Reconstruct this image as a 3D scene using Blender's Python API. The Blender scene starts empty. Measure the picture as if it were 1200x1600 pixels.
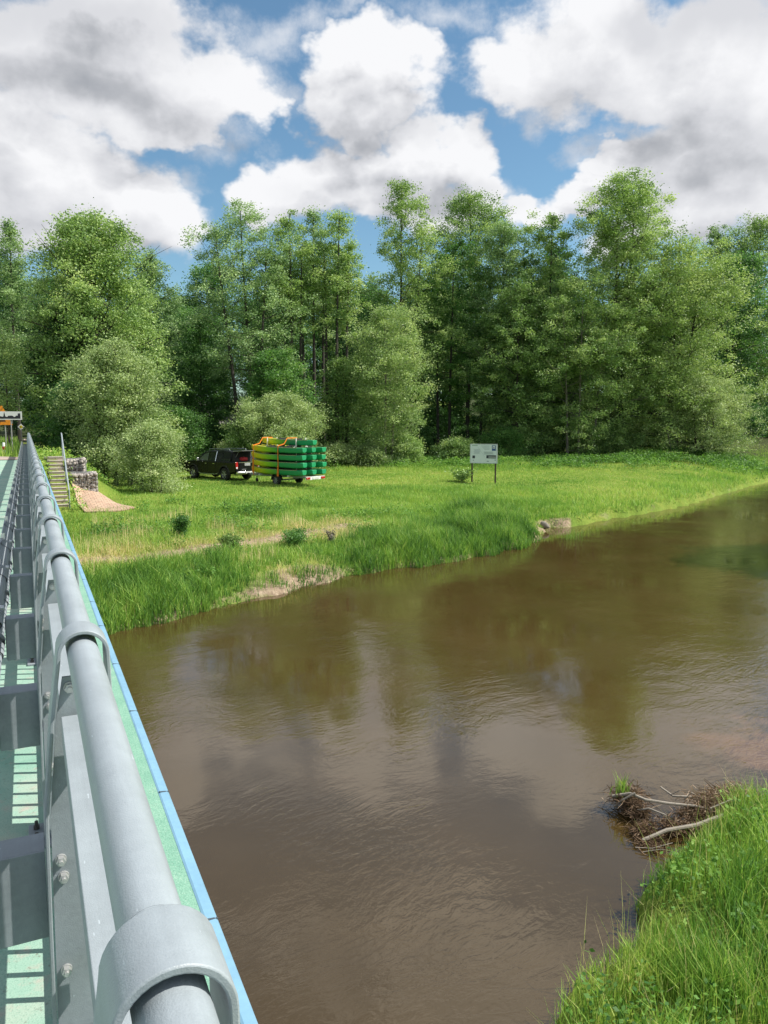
import bpy, bmesh, math, random
import numpy as np
from mathutils import Vector, Matrix
random.seed(4); RNG = np.random.default_rng(11)
SC = bpy.context.scene; COL = SC.collection
R = math.radians
# ------------------------------------------------------------------ picture geometry (used once, to read places off the photograph)
FPX = 1200.0; PITCH = math.atan(140/1200); CAMZ = 4.7
def ray(x, y):
    c, s = math.cos(PITCH), math.sin(PITCH); a = x-600; b = y-800
    return a, FPX*c-b*s, -(b*c+FPX*s)
def gp(x, y, z=0.0):
    a, f, u = ray(x, y); k = (z-CAMZ)/u
    return (a*k, f*k)
def at(x, y, D):
    a, f, u = ray(x, y); k = D/f
    return (a*k, D, CAMZ+u*k)
BA = math.atan(556/1200.0)                       # bridge heading, left of the camera's
DV = (-math.sin(BA), math.cos(BA)); NV = (math.cos(BA), math.sin(BA))
DECK = 3.05
def sl(s, l, z=None):
    p = (s*DV[0]+l*NV[0], s*DV[1]+l*NV[1])
    return p if z is None else (p[0], p[1], z)
# ------------------------------------------------------------------ object helpers
def tag(o, label=None, cat=None, group=None, kind=None):
    if label: o['label'] = label
    if cat: o['category'] = cat
    if group: o['group'] = group
    if kind: o['kind'] = kind
    return o
def empty(name, loc=(0, 0, 0), rz=0.0, label=None, cat=None, group=None):
    o = bpy.data.objects.new(name, None); COL.objects.link(o); o.empty_display_size = .2
    o.location = loc; o.rotation_euler = (0, 0, rz)
    return tag(o, label, cat, group)
def copy_tree(o, parent=None):
    c = o.copy(); COL.objects.link(c); c.parent = parent
    for ch in list(o.children): copy_tree(ch, c)
    return c
class MB:
    def __init__(s): s.v = []; s.f = []
    def add(s, vs, fs):
        n = len(s.v); s.v += [tuple(p) for p in vs]; s.f += [tuple(i+n for i in q) for q in fs]
    def box(s, cx, cy, cz, sx, sy, sz, M=None):
        vs = [Vector((cx+dx*sx/2, cy+dy*sy/2, cz+dz*sz/2)) for dz in (-1, 1) for dy in (-1, 1) for dx in (-1, 1)]
        if M: vs = [M @ p for p in vs]
        s.add(vs, [(0, 2, 3, 1), (4, 5, 7, 6), (0, 1, 5, 4), (2, 6, 7, 3), (0, 4, 6, 2), (1, 3, 7, 5)])
    def bar(s, a, b, w, h=None):
        a = Vector(a); b = Vector(b); d = b-a; L = d.length; d.normalize(); h = h or w
        up = Vector((0, 0, 1)) if abs(d.z) < .95 else Vector((0, 1, 0))
        x = d.cross(up).normalized(); u = x.cross(d)
        vs = [p+x*(i*w/2)+u*(j*h/2) for p in (a, b) for j in (-1, 1) for i in (-1, 1)]
        s.add(vs, [(0, 1, 3, 2), (4, 6, 7, 5), (0, 4, 5, 1), (2, 3, 7, 6), (0, 2, 6, 4), (1, 5, 7, 3)])
    def tube(s, pts, r, n=8, cap=True):
        pts = [Vector(p) for p in pts]; rs = r if isinstance(r, (list, tuple)) else [r]*len(pts)
        n0 = len(s.v); ref = None
        for i, p in enumerate(pts):
            d = (pts[min(i+1, len(pts)-1)]-pts[max(i-1, 0)])
            if d.length < 1e-9: d = Vector((0, 0, 1))
            d.normalize()
            if ref is None: ref = Vector((0, 0, 1)) if abs(d.z) < .9 else Vector((1, 0, 0))
            x = d.cross(ref)
            if x.length < 1e-6: x = d.orthogonal()
            x.normalize(); y = x.cross(d)
            for k in range(n):
                a = 2*math.pi*k/n
                s.v.append(tuple(p+(x*math.cos(a)+y*math.sin(a))*rs[i]))
        for i in range(len(pts)-1):
            for k in range(n):
                a = n0+i*n+k; b = n0+i*n+(k+1) % n
                s.f.append((a, b, b+n, a+n))
        if cap:
            s.f.append(tuple(n0+k for k in range(n))[::-1]); s.f.append(tuple(n0+(len(pts)-1)*n+k for k in range(n)))
    def disc(s, c, axis, r, h, n=16):
        a = Vector(axis).normalized(); c = Vector(c); s.tube([c-a*h/2, c+a*h/2], r, n)
    def prism(s, poly, x0, x1, ax='x'):
        n = len(poly); mk = {'x': lambda t, p: (t, p[0], p[1]), 'y': lambda t, p: (p[0], t, p[1]), 'z': lambda t, p: (p[0], p[1], t)}[ax]
        vs = [mk(x0, p) for p in poly]+[mk(x1, p) for p in poly]
        s.add(vs, [tuple(range(n))[::-1], tuple(range(n, 2*n))]+[(i, (i+1) % n, n+(i+1) % n, n+i) for i in range(n)])
    def build(s, name, mat, parent=None, smooth=False, bevel=0.0, seg=2, loc=None):
        me = bpy.data.meshes.new(name); me.from_pydata(s.v, [], s.f)
        bm = bmesh.new(); bm.from_mesh(me); bmesh.ops.recalc_face_normals(bm, faces=bm.faces); bm.to_mesh(me); bm.free()
        o = bpy.data.objects.new(name, me); COL.objects.link(o); o.parent = parent
        if loc: o.location = loc
        if mat: me.materials.append(mat)
        if smooth:
            me.polygons.foreach_set('use_smooth', [True]*len(me.polygons))
            try: me.set_sharp_from_angle(angle=R(38))
            except Exception: pass
        if bevel:
            m = o.modifiers.new('bevel', 'BEVEL'); m.width = bevel; m.segments = seg; m.limit_method = 'ANGLE'; m.angle_limit = R(35)
        return o
def np_obj(name, V, k, mat, parent=None, tint=None, smooth=False, loc=(0, 0, 0), faces=None):
    """V: (n,3); consecutive groups of k vertices make a face, unless faces given"""
    me = bpy.data.meshes.new(name); n = len(V)
    if faces is None: idx = np.arange(n, dtype=np.int32); nf = n//k
    else: idx = np.ascontiguousarray(faces, dtype=np.int32).ravel(); nf = len(idx)//k
    me.vertices.add(n); me.vertices.foreach_set('co', np.ascontiguousarray(V, dtype=np.float32).ravel())
    me.loops.add(len(idx)); me.loops.foreach_set('vertex_index', idx)
    me.polygons.add(nf); me.polygons.foreach_set('loop_start', np.arange(nf, dtype=np.int32)*k)
    me.polygons.foreach_set('loop_total', np.full(nf, k, dtype=np.int32))
    if smooth: me.polygons.foreach_set('use_smooth', np.ones(nf, dtype=bool))
    if tint is not None:
        for an, arr in (tint.items() if isinstance(tint, dict) else (('tint', tint),)):
            at_ = me.attributes.new(an, 'FLOAT', 'POINT'); at_.data.foreach_set('value', np.ascontiguousarray(arr, dtype=np.float32))
    me.update(calc_edges=True)
    if mat: me.materials.append(mat)
    o = bpy.data.objects.new(name, me); COL.objects.link(o); o.parent = parent; o.location = loc
    return o
# ------------------------------------------------------------------ material helpers
class NT:
    def __init__(s, tree): s.t = tree; s.n = tree.nodes; s.l = tree.links
    def new(s, ty, ins=None, **kw):
        nd = s.n.new(ty)
        for k, v in kw.items(): setattr(nd, k, v)
        for k, v in (ins or {}).items():
            if isinstance(v, bpy.types.NodeSocket): s.l.new(v, nd.inputs[k])
            else: nd.inputs[k].default_value = v
        return nd
    def math(s, op, a, b=0.0, c=0.0, clamp=False):
        return s.new('ShaderNodeMath', {0: a, 1: b, 2: c}, operation=op, use_clamp=clamp).outputs[0]
    def vmath(s, op, a, b=(0, 0, 0), c=(0, 0, 0), out=0):
        return s.new('ShaderNodeVectorMath', {0: a, 1: b, 2: c}, operation=op).outputs[out]
    def noise(s, vec, scale, detail=4, rough=.55, out=0, dist=0.0, dim='3D'):
        nd = s.new('ShaderNodeTexNoise', {'Scale': scale, 'Detail': detail, 'Roughness': rough, 'Distortion': dist}, noise_dimensions=dim)
        if vec is not None: s.l.new(vec, nd.inputs['Vector'])
        return nd.outputs[out]
    def ramp(s, fac, stops, interp='LINEAR'):
        nd = s.new('ShaderNodeValToRGB', {0: fac}); cr = nd.color_ramp; cr.interpolation = interp
        while len(cr.elements) < len(stops): cr.elements.new(.5)
        for e, (p, c) in zip(cr.elements, stops): e.position = p; e.color = (*c, 1) if len(c) == 3 else c
        return nd.outputs[0]
    def mix(s, fac, a, b, blend='MIX'):
        nd = s.new('ShaderNodeMix', data_type='RGBA', blend_type=blend)
        for k, v in ((0, fac), (6, a), (7, b)):
            if isinstance(v, bpy.types.NodeSocket): s.l.new(v, nd.inputs[k])
            else: nd.inputs[k].default_value = v if k == 0 else ((*v, 1) if len(v) == 3 else v)
        return nd.outputs[2]
    def mapr(s, v, a, b, c=0.0, d=1.0, smooth=False):
        return s.new('ShaderNodeMapRange', {0: v, 1: a, 2: b, 3: c, 4: d}, interpolation_type='SMOOTHSTEP' if smooth else 'LINEAR').outputs[0]
def mat_new(name):
    m = bpy.data.materials.new(name); m.use_nodes = True; t = NT(m.node_tree); t.n.clear()
    out = t.new('ShaderNodeOutputMaterial'); return m, t, out
def principled(t, out, **ins):
    b = t.new('ShaderNodeBsdfPrincipled', {k.replace('_', ' '): v for k, v in ins.items()})
    t.l.new(b.outputs[0], out.inputs[0]); return b
def obj_co(t): return t.new('ShaderNodeTexCoord').outputs['Object']
def plain(name, col, rough=.5, var=.15, scale=8.0, metal=0.0, spec=.5, bump=0.0, bscale=60.0, speck=None, coat=0.0):
    """a paint / metal / wood with mottling, small bumps and uneven gloss"""
    m, t, out = mat_new(name); co = obj_co(t)
    n1 = t.noise(co, scale, 5, .6); n2 = t.noise(co, scale*7.3, 3, .6)
    f = t.math('ADD', t.math('MULTIPLY', n1, .6), t.math('MULTIPLY', n2, .4))
    lo = tuple(c*(1-var) for c in col); hi = tuple(min(1, c*(1+var)) for c in col)
    c = t.ramp(f, [(.3, lo), (.7, hi)])
    if speck: c = t.mix(t.mapr(t.noise(co, speck[0], 2, .5), speck[1], speck[1]+.06), c, speck[2])
    b = principled(t, out, Base_Color=c, Roughness=t.mapr(n1, .25, .75, max(.05, rough-.1), min(1, rough+.1)), Metallic=metal)
    b.inputs['Specular IOR Level'].default_value = spec; b.inputs['Coat Weight'].default_value = coat
    if bump:
        bp = t.new('ShaderNodeBump', {'Strength': bump, 'Distance': .002, 'Height': t.noise(co, bscale, 4, .6)}); t.l.new(bp.outputs[0], b.inputs['Normal'])
    return m
def leafy(name, stops, transl=.35, tcol=1.25, rough=.55, spec=.25):
    """leaves and blades: colour from the tint attribute, part of the light comes through"""
    m, t, out = mat_new(name)
    a = t.new('ShaderNodeAttribute', attribute_name='tint').outputs['Fac']
    pos = t.new('ShaderNodeNewGeometry').outputs['Position']
    f = t.math('ADD', a, t.mapr(t.noise(pos, .35, 2, .5), .3, .7, -.12, .12))
    c = t.ramp(f, stops)
    p = t.new('ShaderNodeBsdfPrincipled', {'Base Color': c, 'Roughness': rough, 'Specular IOR Level': spec})
    k_ = transl*2*tcol; tc = t.mix(1.0, c, (k_, k_*1.02, k_*.7), 'MULTIPLY')
    tr = t.new('ShaderNodeBsdfTranslucent', {'Color': tc})
    mx = t.new('ShaderNodeAddShader', {0: p.outputs[0], 1: tr.outputs[0]})
    t.l.new(mx.outputs[0], out.inputs[0]); return m
# ------------------------------------------------------------------ camera, sun, sky
cd = bpy.data.cameras.new('camera'); cam = bpy.data.objects.new('camera', cd); COL.objects.link(cam)
cam.location = (0, 0, CAMZ); cam.rotation_euler = (math.pi/2-PITCH, 0, 0)
cd.sensor_fit = 'VERTICAL'; cd.sensor_height = 32.0; cd.lens = 32.0*FPX/1600.0; cd.clip_start = .05; cd.clip_end = 6000
SC.camera = cam
SUN_EL, SUN_AZ = R(50), R(4)                   # azimuth measured from +X (picture right) towards +Y
sv = Vector((math.cos(SUN_EL)*math.cos(SUN_AZ), math.cos(SUN_EL)*math.sin(SUN_AZ), math.sin(SUN_EL)))
sd = bpy.data.lights.new('sun', 'SUN'); sun = bpy.data.objects.new('sun', sd); COL.objects.link(sun)
sd.energy = 5.0; sd.angle = R(.53); sd.color = (1.0, .95, .86); sun.rotation_euler = sv.to_track_quat('Z', 'Y').to_euler(); sun.location = (40, -10, 60)
SC.view_settings.view_transform = 'Standard'; SC.view_settings.look = 'None'; SC.view_settings.exposure = 0.5; SC.view_settings.gamma = 1.0
SC.view_settings.use_curve_mapping = False
cy = SC.cycles; cy.max_bounces = 6; cy.diffuse_bounces = 3; cy.glossy_bounces = 3; cy.transmission_bounces = 4; cy.transparent_max_bounces = 6
cy.caustics_reflective = False; cy.caustics_refractive = False

def make_sky():
    w = bpy.data.worlds.new('World'); SC.world = w; w.use_nodes = True; t = NT(w.node_tree); t.n.clear()
    out = t.new('ShaderNodeOutputWorld')
    g = t.new('ShaderNodeTexCoord').outputs['Generated']
    d = t.vmath('NORMALIZE', g); xyz = t.new('ShaderNodeSeparateXYZ', {0: d})
    el = t.math('ARCSINE', xyz.outputs[2]); az = t.math('ARCTAN2', xyz.outputs[0], xyz.outputs[1])
    p0 = t.new('ShaderNodeCombineXYZ', {0: az, 1: el, 2: 0.0}).outputs[0]
    # clouds by their place in the sky: (centre, half size) read off the photograph, weight = how solid
    blobs = [(150,60,200,95),(335,125,95,75),(60,130,110,60),(240,165,140,38),(175,10,130,60),(400,150,40,35),
             (70,260,160,95),(190,305,120,72),(20,200,90,50),(110,340,190,60),(250,330,70,40),
             (590,118,84,66),(522,150,62,46),(640,92,44,40),(585,178,82,36),(550,80,50,40),
             (515,262,86,58),(655,250,80,52),(722,238,50,44),(610,312,190,46),(445,300,62,36),(755,290,42,30),(560,225,60,30),
             (800,115,92,52),(930,70,150,100),(1080,80,170,110),(1120,210,150,110),(1010,140,110,62),(1150,320,130,70),(1050,270,90,56),
             (850,312,56,24),(915,286,52,24),(1040,340,110,46),(970,250,60,22)]
    weak = [(430,40,120,50),(690,25,140,55),(340,215,90,44),(420,120,60,60),(880,150,80,40),(560,20,80,24),(840,20,60,30),(790,290,60,30),(930,230,60,30),(300,280,60,50)]
    def azel(x, y):
        a, f, u = ray(x, y); v = Vector((a, f, u)).normalized(); return math.atan2(v.x, v.y), math.asin(v.z)
    def field(off):
        p = t.vmath('ADD', p0, off) if off else p0
        wa = t.noise(t.vmath('MULTIPLY', p, (1, 1.35, 1)), 7.0, 5, .56, out=1)
        wb = t.vmath('MULTIPLY', t.vmath('SUBTRACT', wa, (.5, .5, .5)), (.20, .15, 0))
        q = t.vmath('ADD', p, wb)
        def group(lst):
            cur = None
            for (x, y, rx, ry) in lst:
                a0, e0 = azel(x, y); ra = abs(azel(x+rx, y)[0]-azel(x-rx, y)[0])/2*1.13; re = abs(azel(x, y-ry)[1]-azel(x, y+ry)[1])/2*1.13
                L = t.vmath('LENGTH', t.vmath('MULTIPLY_ADD', q, (1/ra, 1/re, 0), (-a0/ra, -e0/re, 0)), out=1)
                cur = L if cur is None else t.math('SMOOTH_MIN', cur, L, .16)
            return cur
        strong = t.math('SUBTRACT', 1.0, group(blobs))
        wk = None if off else t.math('SUBTRACT', 1.0, group(weak))
        # the rest of the sky: broken cumulus on a flat layer
        z = t.math('MAXIMUM', xyz.outputs[2], .06)
        pl = t.new('ShaderNodeCombineXYZ', {0: t.math('DIVIDE', xyz.outputs[0], z), 1: t.math('DIVIDE', xyz.outputs[1], z), 2: 0.0}).outputs[0]
        if off: pl = t.vmath('ADD', pl, (off[0]*2, off[1]*2, 0))
        nz = t.math('MULTIPLY', t.math('SUBTRACT', t.noise(pl, .95, 7, .58), .47), 3.6)
        # blend to it outside the part of the sky the photograph shows
        outm = t.math('MAXIMUM', t.mapr(t.math('ABSOLUTE', az), .50, .66), t.mapr(el, .46, .60))
        dd = t.new('ShaderNodeMix', {0: outm, 2: strong, 3: nz}, data_type='FLOAT').outputs[0]
        fine = t.math('MULTIPLY', t.math('SUBTRACT', t.noise(t.vmath('MULTIPLY', p, (1, 1.3, 1)), 20, 8, .62), .5), .75)
        return t.math('ADD', dd, fine), wk, outm
    D0, W0, outm = field(None); D1, _, _ = field((.024, .046, 0))
    cov = t.mapr(D0, -.14, .30, smooth=True)
    wisp = t.math('MULTIPLY', t.mapr(t.math('ADD', W0, t.math('MULTIPLY', t.math('SUBTRACT', t.noise(p0, 9, 8, .66), .5), 2.6)), .1, 1.1, smooth=True), .62)
    wisp = t.math('MULTIPLY', wisp, t.math('SUBTRACT', 1.0, outm))
    cov = t.math('MAXIMUM', cov, wisp)
    relief = t.math('MULTIPLY', t.math('SUBTRACT', D0, D1), .62)
    thick = t.mapr(D0, .15, 1.0, 0.0, .25, smooth=True)
    big = t.math('MULTIPLY', t.math('SUBTRACT', t.noise(t.vmath('ADD', p0, (7.7, 2.4, 0)), 4.5, 4, .55), .5), .40)
    lit = t.math('ADD', t.math('SUBTRACT', .83, thick), t.math('ADD', relief, big), clamp=True)
    grey = None
    for (x, y, rx, ry) in [(110,20,230,75),(60,110,110,40),(1130,20,170,70),(1120,240,170,60),(575,190,100,30),(190,150,120,40),(640,300,150,30),(990,30,60,40)]:
        a0, e0 = azel(x, y); ra = abs(azel(x+rx, y)[0]-azel(x-rx, y)[0])/2*1.3; re = abs(azel(x, y-ry)[1]-azel(x, y+ry)[1])/2*1.3
        L = t.vmath('LENGTH', t.vmath('MULTIPLY_ADD', t.vmath('ADD', p0, t.vmath('MULTIPLY', t.vmath('SUBTRACT', t.noise(p0, 9.0, 4, .6, out=1), (.5, .5, .5)), (.12, .10, 0))), (1/ra, 1/re, 0), (-a0/ra, -e0/re, 0)), out=1)
        grey = L if grey is None else t.math('SMOOTH_MIN', grey, L, .3)
    lit = t.math('SUBTRACT', lit, t.mapr(grey, 1.2, .2, 0.0, .40, smooth=True), clamp=True)
    lit = t.math('ADD', lit, t.math('MULTIPLY', outm, .38), clamp=True)
    ccol = t.ramp(lit, [(0.0, (.36, .38, .42)), (.3, (.49, .505, .54)), (.6, (.70, .71, .745)), (1.0, (.93, .935, .955))])
    sky = t.new('ShaderNodeTexSky', sky_type='NISHITA', sun_disc=False, sun_elevation=SUN_EL, sun_rotation=math.pi/2-SUN_AZ, air_density=1.0, dust_density=.6, ozone_density=.9, altitude=100)
    SKYS = .098
    b1 = t.new('ShaderNodeBackground', {0: t.mix(1.0, sky.outputs[0], (.76, .97, .98), 'MULTIPLY'), 1: SKYS}); b2 = t.new('ShaderNodeBackground', {0: ccol, 1: .72})
    mx = t.new('ShaderNodeMixShader', {0: cov, 1: b1.outputs[0], 2: b2.outputs[0]})
    t.l.new(mx.outputs[0], out.inputs[0])
    w.cycles.sampling_method = 'MANUAL'; w.cycles.sample_map_resolution = 512
make_sky()
# ------------------------------------------------------------------ the river and the land
FAR = np.array([(-60,-12),(-25,5),(-14,11),(-9,14.6),(-6.6,16.4),(-6.1,16.9),(-4.73,18.5),(-4.25,19.5),(-3.44,20.2),(-2.38,21.6),(-1.2,23.2),(0,24.3),(1.7,25.2),
                (3.6,26.9),(5.6,29.2),(6.3,31.0),(6.9,33.4),(7.6,34.3),(8.6,34.4),(9.6,35.6),(11.4,37.6),(13.5,39.6),(15.8,41.8),(18.4,45),(21.4,49.2),(26,55.4),(30.9,61.6),(45,82),(70,112),(120,160)], float)
NEAR = np.array([(-50,-35),(-20,-12),(-6,-2),(-1,2.5),(.75,4.5),(1.32,5.3),(1.54,5.75),(1.72,6.1),(2.08,6.36),(2.42,6.5),(2.44,6.75),(2.52,7.0),(2.8,7.4),(3.03,7.8),(3.3,8.05),(3.62,8.32),(4.05,8.5),
                 (4.85,9.0),(5.5,9.5),(7,11.6),(12,16),(18,23),(24,31),(34,40),(52,58),(80,84),(130,120)], float)
POLY = np.vstack([FAR, NEAR[::-1]])
def dist_line(x, y, L):
    best = np.full(x.shape, 1e9)
    for (ax, ay), (bx, by) in zip(L[:-1], L[1:]):
        dx, dy = bx-ax, by-ay; t = np.clip(((x-ax)*dx+(y-ay)*dy)/(dx*dx+dy*dy), 0, 1)
        best = np.minimum(best, (x-ax-t*dx)**2+(y-ay-t*dy)**2)
    return np.sqrt(best)
def inside(x, y, P):
    c = np.zeros(x.shape, bool); n = len(P)
    for i in range(n):
        x1, y1 = P[i]; x2, y2 = P[(i+1) % n]
        if y1 == y2: continue
        k = ((y1 > y) != (y2 > y)) & (x < (x2-x1)*(y-y1)/(y2-y1)+x1); c ^= k
    return c
def sstep(a, b, v):
    t = np.clip((v-a)/(b-a), 0, 1); return t*t*(3-2*t)
def shore(x, y):
    """signed distance to the water's edge (land positive) and whether the far bank is the nearer one"""
    df = dist_line(x, y, FAR); dn = dist_line(x, y, NEAR); ins = inside(x, y, POLY)
    wob = .10*np.sin(x*3.1+y*1.7)+.07*np.sin(x*6.3-y*5.1)+.05*np.sin(x*11.+y*9.)
    return np.where(ins, -1, 1)*np.minimum(df, dn)+wob, df < dn
def hz(x, y, full=False):
    x = np.asarray(x, float); y = np.asarray(y, float)
    t, far = shore(x, y)
    a = np.interp(t, [-4, -1.0, -.1, 0, .12, .8, 2.2, 4.5, 9, 16], [-1.1, -.45, -.06, 0, .13, .30, .48, .62, .95, 1.23])
    b = np.interp(t, [-4, -1.0, -.1, 0, .15, .3, 1.5, 6, 14], [-1.1, -.45, -.06, 0, .22, .38, .58, .9, 1.23])
    c = np.interp(t, [-3, -.6, -.05, 0, .12, .35, 1.5, 6, 15, 40], [-1.0, -.4, -.05, 0, .14, .26, .48, 1.2, 2.0, 2.6])
    wr = sstep(2, 8, x)
    h = np.where(far, a*(1-wr)+b*wr, c)
    bumps = .06*np.sin(x*.9+1.3*np.sin(y*.31))*np.sin(y*.77+.4)+.035*np.sin(x*2.3+y*1.1)*np.sin(y*2.7-x*.6)
    h = h+bumps*np.clip(t, 0, 2)*.5
    h = h+np.where(far, np.clip((y-80)*.075, 0, 9)+1.25*sstep(12, 32, x)*sstep(44, 72, y)*np.clip(t/9, 0, 1), 0)
    s = x*DV[0]+y*DV[1]; l = x*NV[0]+y*NV[1]
    left = np.where(s > 41, 60.0, 8.0)
    e = 3.02-np.maximum(0, 38.2-s)*.47-np.maximum(0, l-1.6)/1.35-np.maximum(0, -left-l)/1.5
    e2 = 2.9-np.maximum(0, s+7)*.55-np.maximum(0, l-1)/1.4-np.maximum(0, -8.0-l)/1.4
    h = np.where(far, np.maximum(h, e), np.maximum(h, np.where(s < 3, e2, -9)))
    return (h, t, far, s, l) if full else h
def gz(x, y): return float(hz(np.array([x]), np.array([y]))[0])

def axis(lo, hi, fa, fb, fine, mid_lo, mid_hi, mid):
    return np.unique(np.round(np.concatenate([np.linspace(-2500, lo, 14), np.arange(lo, mid_lo, 4), np.arange(mid_lo, fa, mid), np.arange(fa, fb, fine), np.arange(fb, mid_hi, mid), np.arange(mid_hi, hi, 4), np.linspace(hi, 2500, 14)]), 3))
xs = axis(-140, 180, -14, 26, .22, -60, 70, 1.0); ys = axis(-80, 220, 1, 60, .24, -25, 120, 1.0)
GX, GY = np.meshgrid(xs, ys)
H, T, FARM, S_, L_ = hz(GX, GY, True)
PATHP = np.array([(-9.4,21.4),(-8.3,22.2),(-6.9,23.3),(-5.6,24.7),(-4.4,26.2),(-2.6,28.3),(-1.2,29.6)])
dp = dist_line(GX, GY, PATHP)
nzv = .5+.25*np.sin(GX*1.9+np.sin(GY*2.3))+.25*np.sin(GY*2.7+1.7*np.sin(GX*1.3))
dirt = np.clip(1.15-dp/(.65+.45*nzv), 0, 1)
mud = np.clip(1-np.abs(T-.15)/.55, 0, 1)*(.35+.65*nzv)*np.where(GX > 8.5, np.where(nzv > .70, .45, .1), 1)
sandb = np.exp(-(((GX+2.3)/1.7)**2+((GY-22.0)/1.8)**2))*np.clip(1.3-T/1.3, 0, 1)*1.3
dirt = np.clip(np.maximum(np.maximum(dirt, mud), sandb), 0, 1)*np.where(FARM, 1, .5)
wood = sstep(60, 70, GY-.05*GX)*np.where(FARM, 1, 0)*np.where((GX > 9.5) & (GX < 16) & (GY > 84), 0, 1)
m_ground, t, out = mat_new('meadow ground')
pos = t.new('ShaderNodeNewGeometry').outputs['Position']
n1 = t.noise(pos, .22, 4, .6); n2 = t.noise(pos, 2.2, 6, .65); n3 = t.noise(pos, 14, 4, .7)
gcol = t.ramp(t.math('ADD', t.math('MULTIPLY', n1, .55), t.math('MULTIPLY', n2, .45)), [(.30, (.105, .175, .026)), (.46, (.165, .245, .038)), (.60, (.24, .29, .055)), (.76, (.31, .29, .10))])
gcol = t.mix(t.mapr(n3, .35, .75), gcol, t.mix(1.0, gcol, (.62, .62, .55), 'MULTIPLY'))
at_d = t.new('ShaderNodeAttribute', attribute_name='dirt').outputs['Fac']; at_w = t.new('ShaderNodeAttribute', attribute_name='wood').outputs['Fac']
soil = t.ramp(t.noise(pos, 5, 6, .7), [(.3, (.17, .12, .08)), (.55, (.33, .25, .175)), (.75, (.50, .40, .30))])
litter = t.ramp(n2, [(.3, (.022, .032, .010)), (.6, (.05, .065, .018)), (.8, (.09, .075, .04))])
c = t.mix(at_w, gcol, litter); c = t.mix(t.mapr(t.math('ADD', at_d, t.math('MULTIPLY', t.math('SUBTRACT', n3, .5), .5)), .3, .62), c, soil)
b = principled(t, out, Base_Color=c, Roughness=.95); b.inputs['Specular IOR Level'].default_value = .15
bp = t.new('ShaderNodeBump', {'Strength': .9, 'Distance': .12, 'Height': t.math('ADD', n2, t.math('MULTIPLY', n3, .5))}); t.l.new(bp.outputs[0], b.inputs['Normal'])
nx, ny = len(xs), len(ys)
ii = (np.arange(ny-1)[:, None]*nx+np.arange(nx-1)[None, :]).ravel()
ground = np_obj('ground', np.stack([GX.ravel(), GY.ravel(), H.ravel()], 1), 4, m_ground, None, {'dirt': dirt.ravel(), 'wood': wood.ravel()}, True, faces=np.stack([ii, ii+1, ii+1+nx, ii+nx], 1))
tag(ground, kind='structure')

m_water, t, out = mat_new('river water')
pos = t.new('ShaderNodeNewGeometry').outputs['Position']
rot = t.new('ShaderNodeMapping', {'Vector': pos, 'Rotation': (0, 0, R(-38)), 'Scale': (1, 1, 1)}).outputs[0]
wv = t.new('ShaderNodeMapping', {'Vector': rot, 'Scale': (1, 1.9, 1)}).outputs[0]
warp = t.vmath('ADD', wv, t.vmath('MULTIPLY', t.vmath('SUBTRACT', t.noise(pos, .45, 3, .5, out=1), (.5, .5, .5)), (1.7, 1.7, 0)))
calm = t.mapr(t.noise(pos, .22, 3, .55), .38, .68, .06, 1.0, smooth=True)
h1 = t.noise(warp, 1.5, 2, .5); h2 = t.noise(warp, 6.5, 3, .55, dist=.6); h3 = t.noise(warp, 24, 2, .5)
hh = t.math('MULTIPLY', t.math('ADD', t.math('ADD', t.math('MULTIPLY', h1, .8), t.math('MULTIPLY', h2, .46)), t.math('MULTIPLY', h3, .09)), calm)
bp = t.new('ShaderNodeBump', {'Strength': 1.0, 'Distance': .0125, 'Height': hh})
mk = t.noise(pos, .35, 4, .55)
# silt carried by the river, a pale sand shoal showing by the near bank
murk = t.ramp(mk, [(.35, (.050, .0325, .0100)), (.65, (.064, .0420, .0150))])
px_, py_ = gp(1130, 1160)
shl = t.vmath('LENGTH', t.vmath('MULTIPLY', t.vmath('SUBTRACT', t.vmath('ADD', pos, t.vmath('MULTIPLY', t.vmath('SUBTRACT', t.noise(pos, 1.1, 4, .6, out=1), (.5, .5, .5)), (3.2, 3.2, 0))), (px_+.7, py_-.1, 0)), (.62, 1.1, 0)), out=1)
murk = t.mix(t.mapr(shl, .2, 1.1, .6, 0.0, smooth=True), murk, (.15, .080, .040))
dif = t.new('ShaderNodeBsdfDiffuse', {'Color': murk})
glo = t.new('ShaderNodeBsdfGlossy', {'Color': (1, 1, 1, 1), 'Roughness': .035, 'Normal': bp.outputs[0]})
fr = t.new('ShaderNodeFresnel', {'IOR': 1.70, 'Normal': bp.outputs[0]})
mx = t.new('ShaderNodeMixShader', {0: fr.outputs[0], 1: dif.outputs[0], 2: glo.outputs[0]}); t.l.new(mx.outputs[0], out.inputs[0])
wb = MB(); wb.add([(-130, -90, 0), (170, -90, 0), (170, 180, 0), (-130, 180, 0)], [(0, 1, 2, 3)])
tag(wb.build('river', m_water), kind='structure')

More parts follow.
